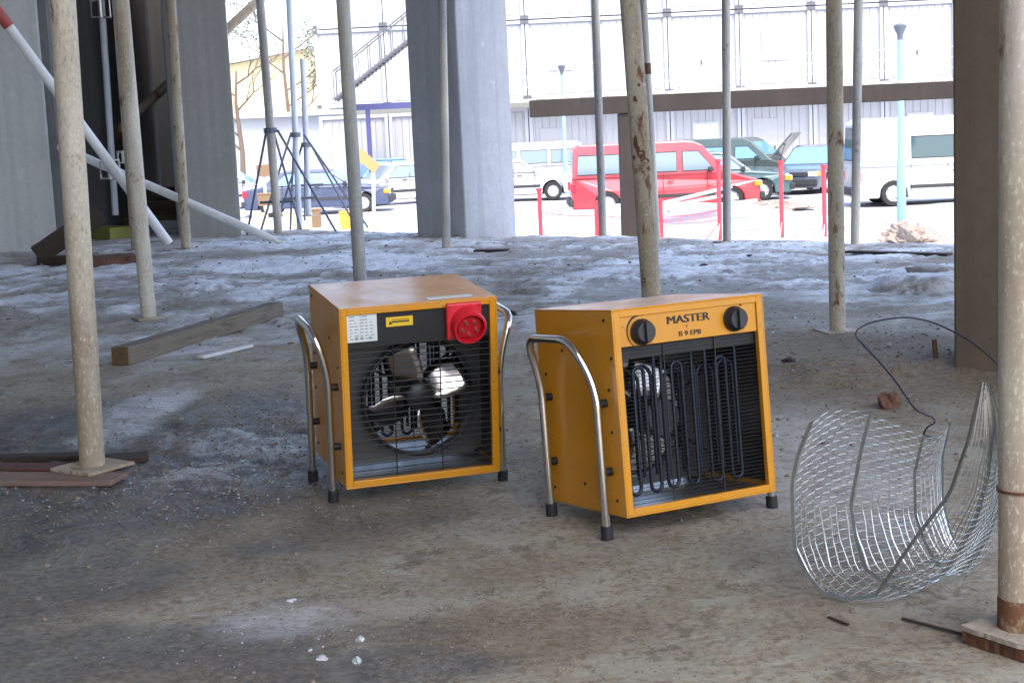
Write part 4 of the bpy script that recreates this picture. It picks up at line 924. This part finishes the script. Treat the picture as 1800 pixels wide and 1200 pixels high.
for i, (a, b, l) in enumerate([((1242, 452), (1322, 451), 'thin dark board lying on the slushy floor behind the right heater'), ((1490, 444), (1670, 449), 'long thin dark board at the slab edge near the brown column'), ((835, 442), (893, 441), 'small dark board at the foot of the middle column')]):
    beam('thin_board', l, 'board', at(*a), at(*b), .07, .012, M['timber_dark'])
beam('metal_strip', 'short grey metal strip in front of the wire mesh', 'strip', at(1456, 1085), at(1492, 1099), .006, .003, M['timber_dark'])
beam('timber_strip', 'thin dark strip running to the plywood pad', 'strip', at(1585, 1088), at(1708, 1120), .007, .004, M['timber_dark'])
o = lumpy('brick_lump', at(1564, 716)+Vector((0, 0, .012)), (.028, .025, .026), M['brick'], 21, sub=3, amp=.5, flat=True); tag(o, 'broken brown lump of brick on the floor left of the brown column', 'brick')
q = at(1647, 645); t = MB(); t.tube([(0, 0, 0), (-.008, 0, .085)], .008, 8); o = t.build('steel_stake', M['rust']); o.location = q; tag(o, 'short rusty rod standing up beside the brown column', 'rod')
# plywood pad under the right prop
P = Vector((RP.x, RP.y, 0)); t = empty('plywood_pad', P, (0, 0, math.radians(33))); tag(t, 'chipped pale plywood pad with a rotten red-brown underside, bottom right', 'board')
def ragged(n_, s, amp, seed):
    rr = random.Random(seed); out = []
    for k in range(4):
        a_ = [(-1, -1), (1, -1), (1, 1), (-1, 1)][k]; b_ = [(-1, -1), (1, -1), (1, 1), (-1, 1)][(k+1) % 4]
        for i in range(n_): u = i/n_; out.append((s*(a_[0]*(1-u)+b_[0]*u)+rr.uniform(-amp, amp), s*(a_[1]*(1-u)+b_[1]*u)+rr.uniform(-amp, amp)))
    return out
mb = MB(); mb.prism(ragged(14, .060, .0016, 2), .019, .0265); mb.build('top_ply', M['ply_pale'] if 'ply_pale' in M else M['batten'], t)
mb = MB(); mb.prism(ragged(14, .057, .0018, 5), .0, .019); mb.build('rotten_ply', M['rust'], t)

# ------------------------------------------------------------------ curled rib lath
B0 = at(1445, 1050); ax = Vector((.09, .07, 0)).normalized(); e_ = Vector((ax.y, -ax.x, 0))
def on_plane(px, py, off):
    d_ = ray(px, py); o_ = Vector((0, 0, CAM_H)); p0 = B0+ax*off; return o_+d_*((p0-o_).dot(ax)/d_.dot(ax))
prof = [(1425, 740), (1402, 795), (1391, 845), (1392, 905), (1396, 965), (1418, 1010), (1445, 1050), (1490, 1058), (1540, 1049), (1605, 955), (1672, 868), (1704, 775), (1728, 672)]
R1 = [on_plane(x, y, 0) for x, y in prof]
low_ = min(p.z for p in R1); R1 = [p-Vector((0, 0, 0)) for p in R1]
for p in R1: p.z = max(p.z, .006)
def resample(P_, n_):
    L_ = [0]
    for a_, b_ in zip(P_, P_[1:]): L_.append(L_[-1]+(b_-a_).length)
    out = []
    for i in range(n_):
        s = L_[-1]*i/(n_-1); j = max(k for k in range(len(L_)-1) if L_[k] <= s+1e-9); u = (s-L_[j])/(L_[j+1]-L_[j]); out.append(P_[j].lerp(P_[j+1], min(1, u)))
    return out
NR = 64; wid = .285
def trace(pts, v):
    out = []; n_ = len(pts)
    acc = [0]
    for (x0, y0), (x1, y1) in zip(pts, pts[1:]): acc.append(acc[-1]+math.hypot(x1-x0, y1-y0))
    for (x, y), a_ in zip(pts, acc):
        u = a_/acc[-1]; k = max(0, min(1, (u-.60)/.40)); k = k*k*(3-2*k)
        p = on_plane(x, y, v*wid*(1-.93*k)); p.z = max(p.z, .006); out.append(p)
    return resample(out, NR)
TR = [(0.0, trace(prof, 0.0)),
      (.34, trace([(1528, 728), (1512, 790), (1494, 886), (1503, 945), (1520, 1000), (1556, 1027), (1600, 1046), (1660, 1010), (1712, 925), (1738, 840), (1745, 760), (1733, 673)], .34)),
      (.68, trace([(1622, 765), (1606, 832), (1608, 905), (1625, 955), (1646, 990), (1668, 1012), (1700, 1000), (1735, 935), (1757, 860), (1759, 775), (1736, 674)], .68)),
      (1.0, trace([(1668, 742), (1655, 800), (1655, 880), (1668, 935), (1690, 980), (1715, 985), (1745, 930), (1768, 860), (1771, 780), (1740, 676)], 1.0))]
def sheet(u, v):                 # u along the curl 0..1, v across the sheet 0..1
    i = u*(NR-1); j = min(int(i), NR-2); f = i-j; P_ = [T_[j].lerp(T_[j+1], f) for _, T_ in TR]; vs_ = [q_[0] for q_ in TR]
    q = Vector((0, 0, 0))
    for k in range(4):           # Lagrange through the four traced ribs
        w_ = 1.0
        for m_ in range(4):
            if m_ != k: w_ *= (v-vs_[m_])/(vs_[k]-vs_[m_])
        q += P_[k]*w_
    q.z = max(q.z, .006); return q
t = empty('rib_lath_sheet', (B0.x, B0.y, 0)); tag(t, 'curled sheet of galvanised rib lath mesh standing on edge at right', 'wire mesh')
T0 = Vector((B0.x, B0.y, 0))
for k, v in enumerate((0, .34, .68, 1.0)):
    mb = MB(); P_ = [sheet(u, v)-T0 for u in np.linspace(0, 1, 70)]; vs = []; hb = .0020; 
    for i, p in enumerate(P_):
        tn = (P_[min(i+1, 69)]-P_[max(i-1, 0)]).normalized(); nn = tn.cross(ax).normalized()
        vs += [p-ax*hb, p+nn*.0045, p+ax*hb]
    mb.add(vs, [(3*i+a_, 3*i+a_+1, 3*i+a_+4, 3*i+a_+3) for i in range(69) for a_ in (0, 1)]); o = mb.build('rib', M['galv_dark'], t, smooth=False)
    sm_ = o.modifiers.new('solid', 'SOLIDIFY'); sm_.thickness = .0008
mb = MB(); nl = 24
for k in range(nl):
    v = (k+.5)/nl
    mb.tube([sheet(u, v+.006*math.sin((23+7*(k%5))*u+k*1.7))-T0 for u in np.linspace(.02*((k*7)%5)/5, 1-.04*((k*3)%7)/7, 60)], (.00062 if k % 4 else .0011), 3, caps=False)
mb.build('strand', M['galv'], t)['kind'] = 'stuff'
mb = MB(); nu = 110
for i in range(nu):
    for k in range(nl-1):
        u0, u1 = i/nu, (i+.5)/nu; v0, v1 = (k+.5)/nl, (k+1.5)/nl
        if (i+k) % 2: v0, v1 = v1, v0
        mb.tube([sheet(u0, v0)-T0, sheet(u1, v1)-T0], .0002, 3, caps=False)
mb.build('lath_web', M['galv'], t)['kind'] = 'stuff'
# loose wire
wp = [(1640, 768, 2.62), (1622, 764, 2.62), (1630, 750, 2.6), (1645, 742, 2.6), (1640, 733, 2.6), (1625, 728, 2.6), (1612, 722, 2.6), (1600, 708, 2.62), (1575, 670, 2.66), (1545, 635, 2.7), (1512, 600, 2.74), (1503, 590, 2.74), (1506, 580, 2.74), (1525, 568, 2.76), (1560, 560, 2.78), (1600, 557, 2.8), (1640, 566, 2.8), (1675, 582, 2.78), (1710, 602, 2.74), (1745, 630, 2.7), (1768, 655, 2.66)]
mb = MB(); mb.tube(smooth_path([atd(*q_) for q_ in wp], .03, 4), .0017, 8); o = mb.build('loose_wire', M['cable'], smooth=True); tag(o, 'springy dark wire looping up from the wire mesh towards the brown column', 'wire')
mb = MB(); mb.tube(smooth_path([atd(1607, 925, 2.62), atd(1618, 915, 2.6), atd(1600, 922, 2.6)], .01, 3), .002, 6)
# ------------------------------------------------------------------ crumbs of grit, slush and ice
def crumbs(name, regions, m, seed, kind_label=None):
    rr = np.random.default_rng(seed); V, Fc = [], []
    ico = bmesh.new(); bmesh.ops.create_icosphere(ico, subdivisions=1, radius=1); iv = np.array([v.co[:] for v in ico.verts]); fi = np.array([[v.index for v in f.verts] for f in ico.faces]); ico.free()
    off = 0; P_ = []
    for (px, py, rx, ry, n_, s0, s1) in regions:
        c = at(px, py); g = rr.normal(size=(n_, 2))*.5
        for a_, b_ in g: P_.append((c.x+a_*rx, c.y+b_*ry, s0*(s1/s0)**(rr.random()**2)))
    P_ = np.array(P_); P_ = P_[(edge(P_[:,0], P_[:,1]) < 0)]; zz = zfloor(P_[:,0], P_[:,1])
    for (x, y, s), z in zip(P_, zz):
        sc = s*rr.uniform(.6, 1.3, 3)*np.array([1, 1, .6]); v = iv*rr.uniform(.75, 1.2, (len(iv), 1))*sc; q = rr.random()*6.3; cc, ss = math.cos(q), math.sin(q)
        V.append(np.stack([v[:,0]*cc-v[:,1]*ss+x, v[:,0]*ss+v[:,1]*cc+y, v[:,2]+z+sc[2]*.3], -1)); Fc.append(fi+off); off += len(iv)
    V = np.concatenate(V); Fc = np.concatenate(Fc); me = bpy.data.meshes.new(name); me.from_pydata(V.tolist(), [], Fc.tolist()); me.materials.append(m)
    o = bpy.data.objects.new(name, me); COL.objects.link(o); tag(o, kind='stuff'); return o
o = crumbs('grit', [(900, 1000, 1.6, 1.2, 1500, .0006, .0022), (860, 1110, .30, .2, 900, .0008, .0028), (700, 900, 2.4, 2.4, 1800, .001, .0035), (1560, 650, 1.0, 1.3, 1600, .0015, .009), (420, 800, .35, .8, 2600, .001, .0045), (250, 890, .6, .3, 1500, .001, .0045), (150, 830, 1.6, 1.2, 1800, .0015, .008), (900, 480, 6, 5, 900, .002, .010), (250, 500, 3.5, 5, 500, .003, .014)], M['stone'], 1)
tag(o, 'fine grey and brown grit scattered over the floor', 'grit')
o = crumbs('ice_crumbs', [(500, 1110, .22, .16, 300, .0006, .0025), (430, 790, .22, .55, 2600, .0008, .0038), (330, 860, .35, .3, 700, .0008, .0035), (250, 720, .3, .6, 400, .001, .004), (180, 850, 1.4, .8, 160, .001, .0035), (1000, 1040, 1.4, .9, 200, .0006, .0015), (1250, 480, 5, 4, 500, .004, .015), (250, 540, 3.5, 3.5, 300, .003, .012)], M['snowy_stone'], 2)
tag(o, 'pale crumbs of ice and slush on the floor', 'ice')
for i, (px, py, s, l) in enumerate([(633, 1127, .0085, 'elongated white ice lump, highest of the cluster at the bottom'), (565, 1160, .007, 'white ice lump near the bottom edge, left of the pair'), (627, 1165, .0075, 'white ice lump near the bottom edge, right of the pair'), (512, 1057, .007, 'flat ice lump above the frosty patch near the bottom'), (545, 1144, .004, 'tiny ice lump among the cluster at the bottom'), (425, 812, .006, 'ice lump in the frosty patch left of the heaters')]):
    o = lumpy('ice_lump', at(px, py)+Vector((0, 0, s*.3)), (s*(1.3 if i % 2 else .8), s*1.0, s*.7), M['ice'], 30+i, sub=2, amp=.4); tag(o, l, 'ice', 'ice lumps on the floor')
for i, (px, py, s, l) in enumerate([(1240, 470, .02, 'dark pebble on the slush behind the right heater'), (900, 553, .018, 'dark stone on the floor just right of the left heater'), (1385, 637, .016, 'dark stone on the floor right of the right heater'), (1635, 505, .13, 'low dirty slush hump left of the brown column')]):
    o = lumpy('stone', at(px, py)+Vector((0, 0, s*.15)), (s*1.2, s, s*.45 if s > .1 else s*.7), M['stone'] if s > .1 else M['timber_dark'], 50+i, sub=3, amp=.5); tag(o, l, 'stone')
